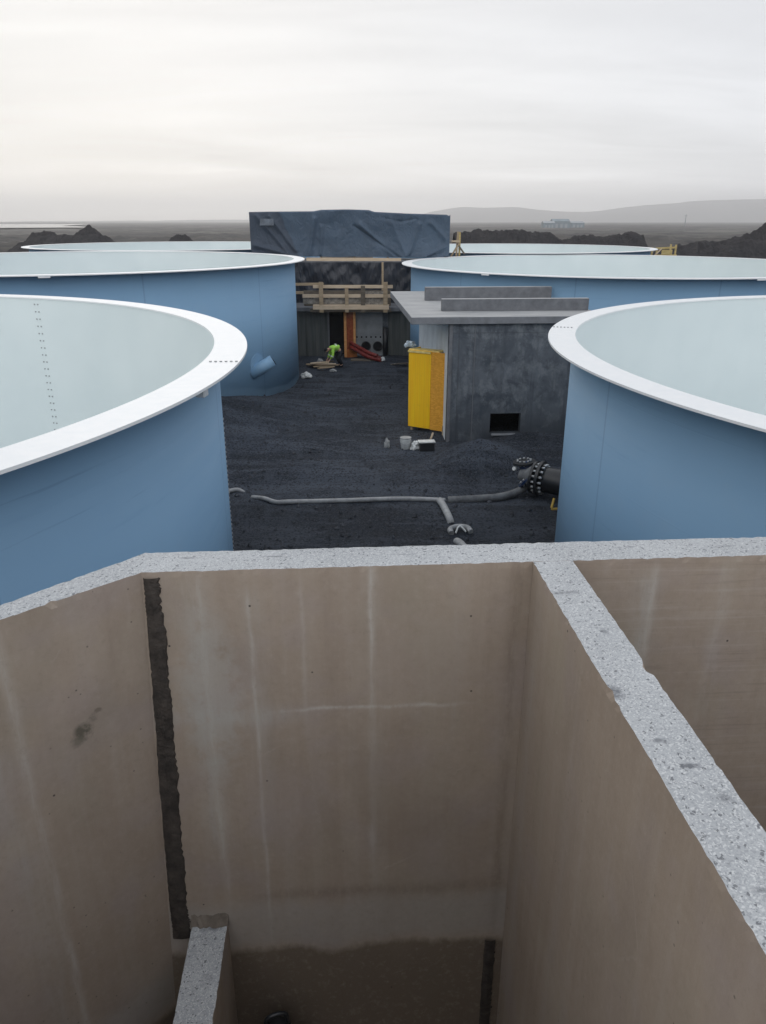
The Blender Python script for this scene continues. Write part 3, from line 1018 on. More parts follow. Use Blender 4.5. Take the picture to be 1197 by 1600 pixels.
def tank(loc, ztop, label, plates=()):
    """round open tank: blue shell, pale lining, white top flange, floor"""
    root = empty('fish_tank', (loc[0], loc[1], 0))
    tag(root, label, 'tank', 'round blue tanks with white rims')
    h = ztop
    bm = annulus_ring(9.435, R_WALL, -0.4, h - 0.034, 320)
    sh = build('shell', bm, 'blue_tank_paint', root)
    bm = bmesh.new()
    a = [bm.verts.new((R_IN * math.cos(2 * math.pi * i / 320), R_IN * math.sin(2 * math.pi * i / 320), 0.12)) for i in range(320)]
    b = [bm.verts.new((v.co.x, v.co.y, h - 0.034)) for v in a]
    for i in range(320):
        j = (i + 1) % 320
        bm.faces.new((a[j], a[i], b[i], b[j]))
    li = build('lining', bm, 'tank_lining', root, normals=False)
    bm = bmesh.new()
    vs = [bm.verts.new((R_IN * math.cos(2 * math.pi * i / 96), R_IN * math.sin(2 * math.pi * i / 96), 0.10)) for i in range(96)]
    bm.faces.new(vs)
    build('floor', bm, 'tank_lining', root)
    bm = annulus_ring(R_IN - 0.015, R_OUT, h - 0.030, h, 320)
    fl = build('flange', bm, 'white_flange', root)
    for o in (sh, li):
        for p in o.data.polygons:
            p.use_smooth = abs(p.normal.z) < 0.5
    for t in plates:                   # plates under the flange where two rim lengths meet
        t = R(t)
        o = box_obj('joint_plate', (-0.02, 0.02, -0.17, 0.17, -0.05, 0), 'white_flange', root, 0.004)
        o.location = ((R_OUT - 0.022) * math.cos(t), (R_OUT - 0.022) * math.sin(t), h - 0.031)
        o.rotation_euler = (0, 0, t)
    return root


LN = tank((-11.68, 9.22), 4.85, 'nearest blue tank on the left, pale inside, white rim reaching the left edge')
RN = tank((12.56, 11.36), 4.63, 'nearest blue tank on the right, in front of the concrete valve house')
ML = tank((-13.15, 32.6), 5.0, 'second blue tank on the left with a slanting pipe stub on its wall', (-71.5, ))
MR = tank((10.75, 36.5), 4.67, 'second blue tank on the right, behind the concrete roof kerbs', (-134.6, -77.0))
FL = tank((-13.6, 53.8), 4.97, 'farthest tank on the left, a thin pale ellipse left of the navy tarpaulin')
FR = tank((8.75, 55.6), 4.76, 'farthest tank on the right, a thin pale ellipse between timber props and yellow scaffold')

# bolt rows at the visible seams of the two near tanks
for tk, ang, zt in ((LN, R(1.5), 4.85), (RN, R(161.5), 4.63)):
    for i in range(6):
        r = R_IN + 0.09 + 0.065 * i
        bolt(tk, (r * math.cos(ang), r * math.sin(ang), zt + 0.0005), (0, 0, 1))
for off in (-0.05, 0.05):             # inner seam of the near left tank, two rows
    a0 = R(67.0)
    t = a0 + off / R_IN
    for i in range(20):
        z = 4.7 - i * 0.165
        bolt(LN, ((R_IN - 0.001) * math.cos(t), (R_IN - 0.001) * math.sin(t), z), (-math.cos(t), -math.sin(t), 0))
t = R(11.7)                          # outer seam on the right-hand silhouette of the near left tank
for i in range(30):
    z = 3.7 - i * 0.075
    bolt(LN, ((R_WALL - 0.001) * math.cos(t), (R_WALL - 0.001) * math.sin(t), z), (math.cos(t), math.sin(t), 0))

t = R(0.5)
bk = box_obj('rim_bracket', (-0.05, 0.05, -0.07, 0.07, -0.09, 0), 'galvanized', LN, 0.01)
t = R(-7)
bk.location = ((R_OUT - 0.08) * math.cos(t), (R_OUT - 0.08) * math.sin(t), 4.85 - 0.031)
bk.rotation_euler = (0, 0, t)


def nozzle():
    """slanting inlet stub welded on the second left tank"""
    c = Vector((-13.15, 32.6, 0))
    ang = R(-26.8)
    rad = Vector((math.cos(ang), math.sin(ang), 0))
    tan = Vector((-math.sin(ang), math.cos(ang), 0))
    p = rad * (R_WALL - 0.05) + Vector((0, 0, 1.36))
    ax = (tan * 0.78 + rad * 0.62 + Vector((0, 0, 0.62))).normalized()
    e = p + rad * 0.14 - ax * 0.42
    f = p + rad * 0.30 + ax * 0.46
    tube_obj('inlet_stub', [e, f], 0.23, 'blue_paint', ML, 24)
    tube_obj('stub_mouth', [f - ax * 0.01, f + ax * 0.006], 0.20, 'hollow_shade', ML, 24)
    tube_obj('backing_plate', [rad * (R_WALL - 0.03) + Vector((0, 0, 1.45)), rad * (R_WALL + 0.012) + Vector((0, 0, 1.45))], 0.42, 'blue_paint', ML, 24)


nozzle()


# ------------------------------------------------------------------ valve house
VH = empty('valve_house', (1.99, 22.94, 0), R(3.6))
tag(VH, 'low dark grey concrete valve house with flat slab roof and square floor level opening', 'building')


def holed_wall(w_, h0, h1, th, hx0, hx1, hz0, hz1):
    bm = bmesh.new()
    xs, zs = [0, hx0, hx1, w_], [h0, hz0, hz1, h1]
    V = {}
    for y in (0, th):
        for i, x in enumerate(xs):
            for j, z in enumerate(zs):
                V[i, j, y] = bm.verts.new((x, y, z))
    for y in (0, th):
        for i in range(3):
            for j in range(3):
                if (i, j) != (1, 1):
                    bm.faces.new((V[i, j, y], V[i + 1, j, y], V[i + 1, j + 1, y], V[i, j + 1, y]))
    ring = [(1, 1), (2, 1), (2, 2), (1, 2)]
    for k in range(4):
        a, b = ring[k], ring[(k + 1) % 4]
        bm.faces.new((V[(*a, 0)], V[(*b, 0)], V[(*b, th)], V[(*a, th)]))
    for i in range(3):
        for j in (0, 3):
            bm.faces.new((V[i, j, 0], V[i + 1, j, 0], V[i + 1, j, th], V[i, j, th]))
            bm.faces.new((V[j, i, 0], V[j, i + 1, 0], V[j, i + 1, th], V[j, i, th]))
    return bm


build('front_wall', holed_wall(4.55, -0.3, 3.63, 0.25, 1.37, 2.34, 0.24, 0.88), 'wet_concrete', VH)
box_obj('side_wall', (0.003, 0.25, 0.252, 8.3, -0.3, 3.628), 'side_concrete', VH)['label'] = 'paler concrete side wall'
def prism(outline, z0, z1):
    bm = bmesh.new()
    a = [bm.verts.new((x, y, z0)) for x, y in outline]
    b = [bm.verts.new((x, y, z1)) for x, y in outline]
    bm.faces.new(a[::-1])
    bm.faces.new(b)
    for i in range(len(a)):
        j = (i + 1) % len(a)
        bm.faces.new((a[i], a[j], b[j], b[i]))
    return bm


box_obj('side_wall', (4.3, 4.547, 0.252, 4.6, -0.3, 3.628), 'wet_concrete', VH)
build('back_wall', prism([(0.252, 8.30), (0.252, 8.05), (0.45, 8.05), (4.298, 4.35), (4.298, 4.65), (0.55, 8.30)], -0.3, 3.628), 'wet_concrete', VH)
bm = prism([(-1.16, -0.12), (4.72, -0.12), (4.68, 4.95), (0.6, 8.62), (-1.16, 8.62)], 3.632, 3.85)
bmesh.ops.bevel(bm, geom=list(bm.edges), offset=0.012, segments=1, affect='EDGES')
bm.normal_update()
for f in bm.faces:
    f.material_index = 0 if f.normal.z > 0.5 or f.calc_center_median().z > 3.845 else 1
build('roof', bm, ['roof_concrete', 'slab_edge'], VH)
for (x0, x1, y0, h, yw) in ((-0.06, 4.62, 1.35, 0.37, 0.22), (-0.20, 4.35, 4.72, 0.46, 0.22)):
    bm = bmesh.new()
    box(bm, x0, x1, y0, y0 + yw, 3.851, 3.851 + h, bevel=0.01)
    for f in bm.faces:
        f.material_index = 0 if f.calc_center_median().z > 3.85 + h - 0.012 else 1
    build('roof_kerb', bm, ['roof_concrete', 'kerb_concrete'], VH)
box_obj('sill', (1.42, 2.2, -0.10, 0.02, 0.17, 0.238), 'slab_edge', VH, 0.02)
box_obj('corner_fillet', (-0.004, 0.10, -0.030, -0.001, -0.2, 3.62), 'kerb_concrete', VH, 0.006)
box_obj('form_joint', (0.775, 0.80, -0.012, -0.001, 0.0, 3.62), 'kerb_concrete', VH, 0.003)

# yellow formwork porch leaning on the side wall
P0, P1 = Vector((0.83, 24.42, 0)), Vector((1.985, 23.74, 0))
PR = empty('formwork_porch', P0, math.atan2(P1.y - P0.y, P1.x - P0.x))
tag(PR, 'bright yellow and ochre formwork boarding around the side door of the concrete house', 'formwork')
LP = (P1 - P0).length
box_obj('yellow_panel', (0, LP * 0.60, 0, 0.05, 0.12, 2.64), 'yellow_formply', PR, 0.006)
box_obj('plywood_panel', (LP * 0.603, LP, 0.004, 0.05, 0.10, 2.62), 'ochre_board', PR, 0.006)
box_obj('side_panel', (0.0, 0.05, 0.052, 0.75, 0.12, 2.64), 'yellow_formply', PR, 0.006)
box_obj('top_board', (-0.03, LP * 0.80, 0.052, 0.36, 2.60, 2.665), 'yellow_edge', PR, 0.006)
box_obj('top_batten', (-0.02, LP * 0.60, -0.035, -0.002, 2.56, 2.63), 'yellow_edge', PR, 0.006)
box_obj('post', (0.06, 0.14, 0.06, 0.14, -0.1, 2.6), 'timber', PR)
box_obj('post', (LP - 0.10, LP - 0.02, 0.055, 0.135, -0.15, 2.6), 'timber', PR)
box_obj('edge_strip', (LP - 0.035, LP + 0.01, -0.02, 0.002, 0.1, 2.62), 'timber', PR, 0.003)
box_obj('post', (LP - 0.05, LP + 0.02, -0.06, -0.022, -0.2, 0.3), 'timber', PR)


def crumple(name, loc, size, mats, label, cat, seed, flat=1.0):
    bm = bmesh.new()
    bmesh.ops.create_icosphere(bm, subdivisions=3, radius=1.0)
    for v in bm.verts:
        n = 1 + 0.45 * noise.noise(v.co * 1.7 + Vector((seed, 0, 0))) + 0.22 * noise.noise(v.co * 4.1 + Vector((0, seed, 0)))
        v.co = Vector((v.co.x * size[0], v.co.y * size[1], max(-0.5, v.co.z) * size[2] * flat)) * n
    o = build(name, bm, mats)
    o.location = loc
    tag(o, label, cat)
    return o


crumple('plastic_sheet', (0.88, 24.66, 2.76), (0.17, 0.13, 0.13), 'pale_sheet', 'crumpled pale blue plastic on the top left corner of the yellow boarding', 'plastic sheet', 2.0)


# ------------------------------------------------------------------ small things before the porch
def gz(x, y):
    return ground_z(x, y)


def bucket():
    b = empty('bucket', (0.69, 22.12, gz(0.69, 22.12)))
    tag(b, 'white plastic bucket with lid standing below the yellow boarding', 'bucket')
    bm = bmesh.new()
    tube(bm, [(0, 0, 0), (0, 0, 0.01), (0, 0, 0.30), (0, 0, 0.33)], [0.13, 0.14, 0.165, 0.172], 28)
    build('body', bm, 'white_plastic', b)
    tube_obj('lid', [(0, 0, 0.331), (0, 0, 0.352), (0, 0, 0.356)], [0.178, 0.178, 0.15], 'grey_plastic', b, 28)
    tube_obj('handle', smooth_path([(-0.18, 0, 0.29), (-0.15, -0.10, 0.20), (0, -0.17, 0.15), (0.15, -0.10, 0.20), (0.18, 0, 0.29)], 5), 0.006, 'bolt_steel', b, 6)


bucket()
crumple('rag', (0.12, 22.25, gz(0.12, 22.25) + 0.10), (0.08, 0.08, 0.17), 'grey_plastic', 'small pale grey rag on gravel left of the white bucket', 'rag', 4.0)
crumple('plastic_bag', (0.98, 22.0, gz(0.98, 22.0) + 0.09), (0.14, 0.10, 0.16), 'white_plastic', 'crumpled white plastic bag right beside the bucket', 'bag', 6.0)
st = empty('crate', (1.32, 21.95, gz(1.32, 21.95)), 0.1)
tag(st, 'dark crate with a white board on top, in front of the yellow boarding', 'crate')
bm = bmesh.new()
for (a, b) in ((-0.22, -0.19), (0.19, 0.22)):
    box(bm, a, b, -0.15, 0.15, 0, 0.26)
box(bm, -0.189, 0.189, -0.15, -0.12, 0, 0.25)
box(bm, -0.189, 0.189, 0.12, 0.15, 0, 0.25)
box(bm, -0.189, 0.189, -0.119, 0.119, 0, 0.03)
build('body', bm, 'black_plastic', st)
box_obj('top_board', (-0.26, 0.24, -0.17, 0.10, 0.262, 0.30), 'white_plastic', st, 0.005)
bm = bmesh.new()
bar(bm, (0.05, 0.18, 0.0), (0.22, 0.20, 0.48), 0.04, 0.05)
build('stick', bm, 'pale_timber', st)


# ------------------------------------------------------------------ pipes on the gravel
def gp(x, y, up=0.05):
    return Vector((x, y, ground_z(x, y) + up))


o = tube_obj('ground_pipe', smooth_path([gp(-3.28, 17.72, .01), gp(-2.95, 17.48), gp(-2.61, 17.22), gp(-2.3, 17.22), gp(-1.0, 17.34), gp(0.4, 17.46), gp(1.38, 17.53), gp(1.55, 17.56, .03)], 6), 0.058, 'grey_pipe')
tag(o, 'long pale grey pipe lying across the dark gravel', 'pipe')
o = tube_obj('ground_pipe', smooth_path([gp(-4.35, 18.05), gp(-4.0, 18.22), gp(-3.78, 18.42, .03), gp(-3.6, 18.40, -.04)], 6), 0.055, 'grey_pipe')
tag(o, 'short bent grey pipe end by the near left tank', 'pipe')
o = tube_obj('ground_pipe', smooth_path([gp(1.40, 17.38, .08), gp(1.46, 16.9, .09), gp(1.55, 16.3, .04), gp(1.58, 16.15, -.03)], 6), 0.085, 'grey_pipe')
tag(o, 'stubby pale pipe branch running towards the basin from the long pipe', 'pipe')
o = tube_obj('ground_pipe', smooth_path([gp(1.62, 15.15, .0), gp(1.66, 14.9, .06), gp(1.72, 14.5, .08), gp(1.76, 13.6, .08)], 6), 0.085, 'grey_pipe')
tag(o, 'pale pipe end just behind the basin wall', 'pipe')
o = tube_obj('hose', smooth_path([gp(1.62, 17.60, .03), gp(2.2, 17.58, .06), gp(2.9, 17.72, .09), gp(3.4, 18.0, .14), gp(3.75, 18.25, .25), gp(3.95, 18.3, .33)], 7), 0.10, 'dusty_hose', seg=16)
tag(o, 'thick dusty grey hose leading to the black flanged pipe', 'hose')
# curled offcut with a dark gap
bend = empty('pipe_elbow', gp(1.72, 15.62, 0.0), 0.2)
tag(bend, 'curved pale pipe elbow lying between the two short pipe pieces', 'pipe elbow')
tube_obj('outer_bend', smooth_path([(-0.22, -0.12, 0.06), (-0.2, 0.05, 0.09), (0.0, 0.14, 0.10), (0.2, 0.06, 0.09), (0.24, -0.10, 0.05)], 6), 0.062, 'grey_pipe', bend)
tube_obj('inner_strap', smooth_path([(-0.12, -0.10, 0.05), (0.0, 0.0, 0.17), (0.13, -0.08, 0.05)], 6), 0.022, 'white_plastic', bend, 8)


def ring_flange(name, parent, c, ax, r0, r1, th, mats, bolts=14, bm_mat='galvanized', bl=0.10):
    ax = Vector(ax).normalized()
    q = ax.to_track_quat('Z', 'Y')
    bm = annulus_ring(r0, r1, -th / 2, th / 2, 36)
    o = build(name, bm, mats, parent)
    o.location = c
    o.rotation_euler = q.to_euler()
    for i in range(bolts):
        t = 2 * math.pi * i / bolts
        rm = (r0 + r1) / 2 + 0.015
        p = Vector((rm * math.cos(t), rm * math.sin(t), 0))
        b = tube_obj('bolt', [p - Vector((0, 0, bl)), p - Vector((0, 0, bl * .45)), p - Vector((0, 0, bl * .44)), p + Vector((0, 0, bl * .44)), p + Vector((0, 0, bl * .45)), p + Vector((0, 0, bl))],
                     [0.03, 0.03, 0.02, 0.02, 0.032, 0.032], bm_mat, o, 6)
    return o


pv = empty('flanged_pipe', (4.0, 18.0, 0.0), 0)
tag(pv, 'fat black pipe with bolted flanges and blue valve by the near right tank', 'pipe')
ax = Vector((0.86, -0.50, -0.04)).normalized()
c0 = Vector((-0.02, 0.04, 0.42))
tube_obj('pipe_body', [c0 + ax * 0.02, c0 + ax * 0.22, c0 + ax * 0.24, c0 + ax * 2.3], [0.33, 0.33, 0.33, 0.33], 'black_plastic', pv, 32)
ring_flange('pipe_flange', pv, c0, ax, 0.24, 0.45, 0.07, 'black_plastic', 16, 'galvanized', 0.13)
ring_flange('pipe_flange', pv, c0 - ax * 0.16, ax, 0.10, 0.42, 0.06, 'black_plastic', 0)
tube_obj('reducer', [c0 - ax * 0.19, c0 - ax * 0.24, c0 - ax * 0.42, c0 - ax * 0.55], [0.30, 0.30, 0.16, 0.13], 'dusty_hose', pv, 24)
tube_obj('valve_body', smooth_path([c0 - ax * 0.10 + Vector((0, 0.15, 0.0)), c0 + Vector((-0.24, 0.40, 0.10)), c0 + Vector((-0.34, 0.50, 0.26))], 5), 0.17, 'blue_enamel', pv, 20)
ring_flange('valve_flange', pv, c0 + Vector((-0.34, 0.50, 0.28)), (-0.12, 0.02, 1), 0.02, 0.29, 0.05, 'black_plastic', 10, 'bolt_steel', 0.07)
ring_flange('valve_flange', pv, c0 + Vector((-0.33, 0.12, -0.06)), (-0.75, 0.3, 0.6), 0.05, 0.27, 0.05, 'blue_enamel', 10, 'bolt_steel', 0.07)
tube_obj('stem', [c0 + Vector((-0.55, 0.44, 0.12)), c0 + Vector((-0.62, 0.40, 0.14))], 0.055, 'white_plastic', pv, 10)
o = empty('timber_chock', (4.16, 16.95, ground_z(4.16, 16.95)), 0.05)
tag(o, 'small yellow timber chock on gravel under the fat black pipe', 'chock')
bm = bmesh.new()
bar(bm, (-0.10, 0, 0.02), (0.38, 0.02, 0.02), 0.05, 0.05)
build('board', bm, 'yellow_strap', o)
bm = bmesh.new()
bar(bm, (-0.09, 0.02, 0.045), (-0.02, 0.10, 0.26), 0.05, 0.05)
build('wedge', bm, 'yellow_strap', o)


# ------------------------------------------------------------------ pump house behind
PH = empty('pump_house', (-1.8, 39.0, 0))
tag(PH, 'unfinished concrete pump house between the second pair of tanks, under the navy tarpaulin', 'building')
ox, oy = -1.8, 39.0


def ph(name, x0, x1, y0, y1, z0, z1, mats, bevel=0.004):
    return box_obj(name, (x0 - ox, x1 - ox, y0 - oy, y1 - oy, z0, z1), mats, PH, bevel)


ph('wall_panel', -5.55, -2.78, 39.0, 39.3, -0.3, 2.28, 'sheet_green')['label'] = 'grey green shuttering panel on the left'
for i, xx in enumerate((-3.9, -3.45, -3.05)):
    ph('panel_rib', xx, xx + 0.06, 38.95, 38.998, -0.2, 2.26, 'sheet_green')
ph('doorway', -2.778, -1.93, 39.55, 39.6, -0.3, 2.28, 'hollow_shade')  # flat dark sheet, its black stands in for the shade inside
ph('door_jamb', -2.80, -2.72, 38.93, 38.998, -0.2, 2.27, 'kerb_concrete')
ph('wall_panel', -1.928, -0.02, 39.0, 39.3, -0.3, 2.28, 'panel_concrete')['label'] = 'grey concrete panel with two pipe mouths'
ph('wall_panel', 0.26, 1.38, 39.02, 39.3, -0.3, 2.28, 'sheet_green')['label'] = 'dark panel on the right'
ph('wall_panel', -0.018, 0.258, 39.1, 39.3, -0.3, 2.28, 'wet_concrete')['label'] = 'recessed strip behind the black post'
ph('slab', -5.5, 1.38, 38.62, 41.0, 2.282, 2.47, 'kerb_concrete')
ph('wall_core', -6.0, 1.9, 41.21, 43.2, -0.3, 4.39, 'wet_concrete')
ph('deck', -7.0, 2.2, 41.3, 44.4, 4.392, 4.54, 'kerb_concrete')
ph('landing', 2.202, 4.7, 43.9, 44.7, 4.40, 4.53, 'kerb_concrete')
ph('landing_leg', 4.4, 4.6, 44.2, 44.4, -0.3, 4.398, 'kerb_concrete')
for (x, z) in ((-0.87, 0.52), (-0.27, 0.52)):
    bm = annulus_ring(0.205, 0.245, -0.06, 0.06, 28)
    o = build('pipe_mouth', bm, 'black_plastic', PH)
    o.location = (x - ox, 38.97 - oy, z)
    o.rotation_euler = (R(90), 0, 0)
    d_ = tube_obj('hollow', [(0, 0, -0.012), (0, 0, 0.012)], 0.203, 'hollow_shade', o, 28)
for i in range(6):
    tube_obj('small_hole', [(-1.33 + i * 0.24 - ox, 38.985 - oy, 0.97), (-1.33 + i * 0.24 - ox, 39.02 - oy, 0.97)], 0.045, 'hollow_shade', PH, 12)
tube_obj('black_post', [(0.12 - ox, 38.82 - oy, -0.2), (0.12 - ox, 38.82 - oy, 1.46)], 0.13, 'black_plastic', PH, 18)

oc = empty('steel_column', (-1.67, 38.72, 0))
tag(oc, 'orange rust column with pale orange edges under the timber scaffold', 'column')
box_obj('web', (-0.17, 0.17, 0.02, 0.10, -0.1, 2.27), 'rust_red', oc)
box_obj('edge_post', (-0.30, -0.172, -0.03, 0.12, -0.1, 2.27), 'orange_timber', oc)
box_obj('edge_post', (0.172, 0.29, -0.03, 0.12, 0.35, 2.27), 'orange_timber', oc)
box_obj('base_block', (-0.16, 0.36, -0.12, 0.018, -0.1, 0.38), 'orange_steel', oc)

rp = empty('pipe_bundle', (-0.85, 37.6, 0))
tag(rp, 'bundle of red hoses sloping down right from the orange column, pale tip', 'hose bundle')
for i, (dy, dz, ln) in enumerate(((0, 0, 0), (-0.14, -0.07, 0.05), (0.12, -0.10, -0.05), (-0.02, 0.12, -0.15))):
    tube_obj('red_hose', smooth_path([(-0.78, 0.95 + dy, 0.62 + dz), (-0.45, 0.6 + dy, 0.50 + dz), (0.1, 0.0 + dy, 0.30 + dz), (0.72 + ln, -0.45 + dy, 0.20 + dz)], 6), 0.095, 'red_plastic', rp, 12)
crumple('tip', (0.82, -0.48, 0.16), (0.13, 0.12, 0.11), 'white_plastic', None, None, 3.0).parent = rp
box_obj('skid', (-0.75, 0.62, -0.28, 0.25, -0.05, 0.09), 'old_timber', rp, 0.02)

# timber scaffold on the slab edge
TS = empty('timber_scaffold', (-1.6, 38.4, 2.28))
tag(TS, 'brown timber guard rail scaffold across the front of the pump house', 'scaffold')


def ts(name, a, b, wx, wy, mats):
    sh = Vector((-1.6, 38.4, 2.28))
    return bar_obj(name, Vector(a) - sh, Vector(b) - sh, wx, wy, mats, TS, up=(0, 1, 0) if abs(a[0] - b[0]) > 0.3 else (1, 0, 0))


ts('deck_board', (-3.45, 38.38, 2.52), (0.30, 38.38, 2.52), 0.20, 0.46, 'pale_timber')
ts('bearer', (-3.6, 38.42, 2.37), (0.4, 38.42, 2.37), 0.16, 0.30, 'old_timber')
ts('rail', (-3.42, 38.26, 3.50), (0.48, 38.26, 3.50), 0.15, 0.05, 'pale_timber')
ts('rail', (-3.95, 38.26, 3.06), (0.45, 38.26, 3.06), 0.16, 0.05, 'pale_timber')
ts('back_rail', (-5.0, 39.6, 3.50), (-3.0, 39.6, 3.52), 0.13, 0.05, 'timber')
ts('back_rail', (-5.0, 39.6, 3.10), (-3.0, 39.6, 3.10), 0.13, 0.05, 'timber')
for x, zt, m, wd in ((-3.03, 3.72, 'timber', 0.20), (-1.78, 3.45, 'timber', 0.17), (-0.98, 3.55, 'old_timber', 0.21), (0.12, 3.72, 'timber', 0.21)):
    ts('post', (x, 38.19, 2.28), (x, 38.19, zt), 0.07, wd, m)
ts('post', (-0.02, 40.55, 2.47), (-0.02, 40.55, 4.52), 0.10, 0.10, 'timber')
box_obj('sheet', (-2.35, 0.55, -0.06, -0.04, 0.40, 0.74), 'rough_sheet', TS)
box_obj('sheet', (0.66, 1.65, -0.02, 0.0, 0.36, 0.98), 'rough_sheet', TS)['label'] = 'speckled pale sheet at the right end'
box_obj('back_board', (-2.4, 2.0, 0.9, 0.94, 0.20, 0.95), 'old_timber', TS)


# hanging tarpaulin below the deck and wrapped frame above
def cloth_sheet(name, x0, x1, y, z0, z1, nx, nz, amp, seed, mats, th=0.02):
    bm = bmesh.new()
    F, B = [], []
    for j in range(nz + 1):
        rf, rb = [], []
        for i in range(nx + 1):
            x = x0 + (x1 - x0) * i / nx
            z = z0 + (z1 - z0) * j / nz
            dy = amp * (noise.noise(Vector((x * 1.1 + z * 0.7, z * 0.6, seed))) + 0.5 * noise.noise(Vector((x * 3 - z * 1.4, z * 1.5, seed))))
            rf.append(bm.verts.new((x, y + dy, z)))
            rb.append(bm.verts.new((x, y + dy + th, z)))
        F.append(rf)
        B.append(rb)
    for j in range(nz):
        for i in range(nx):
            bm.faces.new((F[j][i], F[j][i + 1], F[j + 1][i + 1], F[j + 1][i]))
            bm.faces.new((B[j][i + 1], B[j][i], B[j + 1][i], B[j + 1][i + 1]))
    return build(name, bm, mats, smooth=True)


o = cloth_sheet('tarpaulin', -5.3, 1.55, 40.85, 2.48, 4.5, 90, 30, 0.16, 2.0, 'black_tarp')
tag(o, 'black wrinkled tarpaulin hanging behind the timber guard rail', 'tarpaulin')

TB = empty('wrapped_frame', (-1.765, 42.6, 4.54))
TB.scale = (1.0145, 1.0, 1.0)
tag(TB, 'long frame wrapped in dark navy tarpaulin on top of the pump house', 'tarpaulin')


def tarp_top(x):
    pr = [(-6.96, 6.93), (-6.0, 6.95), (-3.6, 6.97), (-3.2, 7.04), (-1.8, 7.06), (-0.75, 7.03), (-0.45, 6.94), (1.2, 6.86), (3.3, 6.80), (3.5, 6.72)]
    for (a, h0), (b, h1) in zip(pr, pr[1:]):
        if a <= x <= b:
            return h0 + (h1 - h0) * (x - a) / (b - a)
    return 6.8


CREASE = [((-6.6, 6.75), (-5.0, 4.9), 0.10, 0.16), ((-5.9, 6.7), (-4.6, 5.0), 0.09, 0.18), ((-3.9, 4.7), (-3.55, 6.6), 0.12, 0.14), ((-3.3, 4.8), (-3.2, 6.2), 0.08, 0.10),
          ((-1.5, 6.25), (0.9, 4.65), -0.10, 0.09), ((-1.2, 6.3), (0.6, 4.75), 0.09, 0.14), ((0.1, 6.62), (0.9, 6.45), -0.03, 0.10), ((0.9, 6.45), (1.7, 6.6), -0.03, 0.10), ((1.9, 6.3), (1.4, 4.9), 0.09, 0.14),
          ((2.5, 6.4), (3.3, 5.6), 0.08, 0.2), ((0.4, 6.5), (1.2, 4.8), 0.06, 0.2), ((-2.6, 6.9), (-2.4, 5.1), 0.05, 0.3), ((-6.8, 5.3), (-4.4, 4.65), 0.10, 0.18), ((2.2, 4.7), (3.3, 5.2), 0.08, 0.15)]


def crease(x, z):
    s_ = 0.0
    for (ax_, az), (bx, bz), h, w_ in CREASE:
        dx, dz = bx - ax_, bz - az
        L2 = dx * dx + dz * dz
        t = max(0, min(1, ((x - ax_) * dx + (z - az) * dz) / L2))
        dd = math.hypot(x - ax_ - t * dx, z - az - t * dz)
        s_ += h * math.exp(-(dd / (0.62 * w_)) ** 1.3)
    return s_


def wrapped():
    x0, x1, y0, y1, zb = -6.96, 3.5, 42.0, 43.25, 4.70
    bm = bmesh.new()
    loop = []                          # outline walked anticlockwise, front dense
    nf = 200
    for i in range(nf + 1):
        loop.append((x0 + (x1 - x0) * i / nf, y0, 0))
    for i in range(1, 12):
        loop.append((x1, y0 + (y1 - y0) * i / 12, 1))
    for i in range(nf + 1):
        loop.append((x1 - (x1 - x0) * i / nf, y1, 2))
    for i in range(1, 12):
        loop.append((x0, y1 - (y1 - y0) * i / 12, 3))
    nz = 48
    rows = []
    for j in range(nz + 1):
        v = j / nz
        row = []
        for (x, y, sd_) in loop:
            zt = tarp_top(x)
            z = zb + (zt - zb) * v
            hem = 0.07 * noise.noise(Vector((x * 0.9, y, 3.3))) * (1 - v) ** 2
            dy = dx = 0
            sag = 0.10 * math.sin(math.pi * v)
            if sd_ == 0:
                edge = min(1, (x - x0) / 0.3, (x1 - x) / 0.3)
                dy = edge * (sag - 1.5 * crease(x, z) + 0.05 * noise.noise(Vector((x * 0.8, z * 1.2, 7.0))) + 0.016 * noise.noise(Vector((x * 2.6 + z, z * 1.6, 3.0))) + 0.008 * noise.noise(Vector((x * 5.2 - z * 2, z * 4.0, 1.0))))
                if j == nz:
                    dy += 0.05
            elif sd_ == 1:
                dx = -sag * 0.3
            elif sd_ == 3:
                dx = sag * 0.3
            row.append(bm.verts.new((x + dx + 1.74, y + dy - 42.0, z + hem - 4.54)))
        rows.append(row)
    n = len(loop)
    for j in range(nz):
        for i in range(n):
            k_ = (i + 1) % n
            bm.faces.new((rows[j][i], rows[j][k_], rows[j + 1][k_], rows[j + 1][i]))
    for i in range(nf):                # top
        a, b = rows[nz][i], rows[nz][i + 1]
        d0, c0_ = rows[nz][nf + 12 + nf - i], rows[nz][nf + 12 + nf - i - 1]
        bm.faces.new((a, b, c0_, d0))
    build('tarp', bm, 'navy_tarp', TB, smooth=True)


wrapped()
bm = bmesh.new()
box(bm, -4.65, -3.95, -0.10, -0.075, 1.73, 2.06)
for v in bm.verts:
    v.co.x += 0.12 * (v.co.z - 1.9) * (1 if v.co.x < -4.3 else -0.2)
build('patch', bm, 'tarp_patch', TB)
for x in (-5.15, -3.4, -1.6, 0.2, 2.0, 5.1):
    bar_obj('frame_post', (x, 0.85, 0.0), (x, 0.85, 2.1), 0.1, 0.1, 'timber', TB)

o = bar_obj('timber_beam', (-4.0, 41.45, 4.625), (0.95, 41.45, 4.60), 0.16, 0.12, 'pale_timber', up=(0, 1, 0))
tag(o, 'long pale timber beam under the lower edge of the navy tarpaulin', 'beam')
o = bar_obj('timber_beam', (-6.3, 41.62, 4.655), (-4.1, 41.5, 4.62), 0.20, 0.10, 'timber', up=(0, 1, 0))
tag(o, 'shorter brown timber plank left of the pale beam, behind the second left tank rim', 'beam')

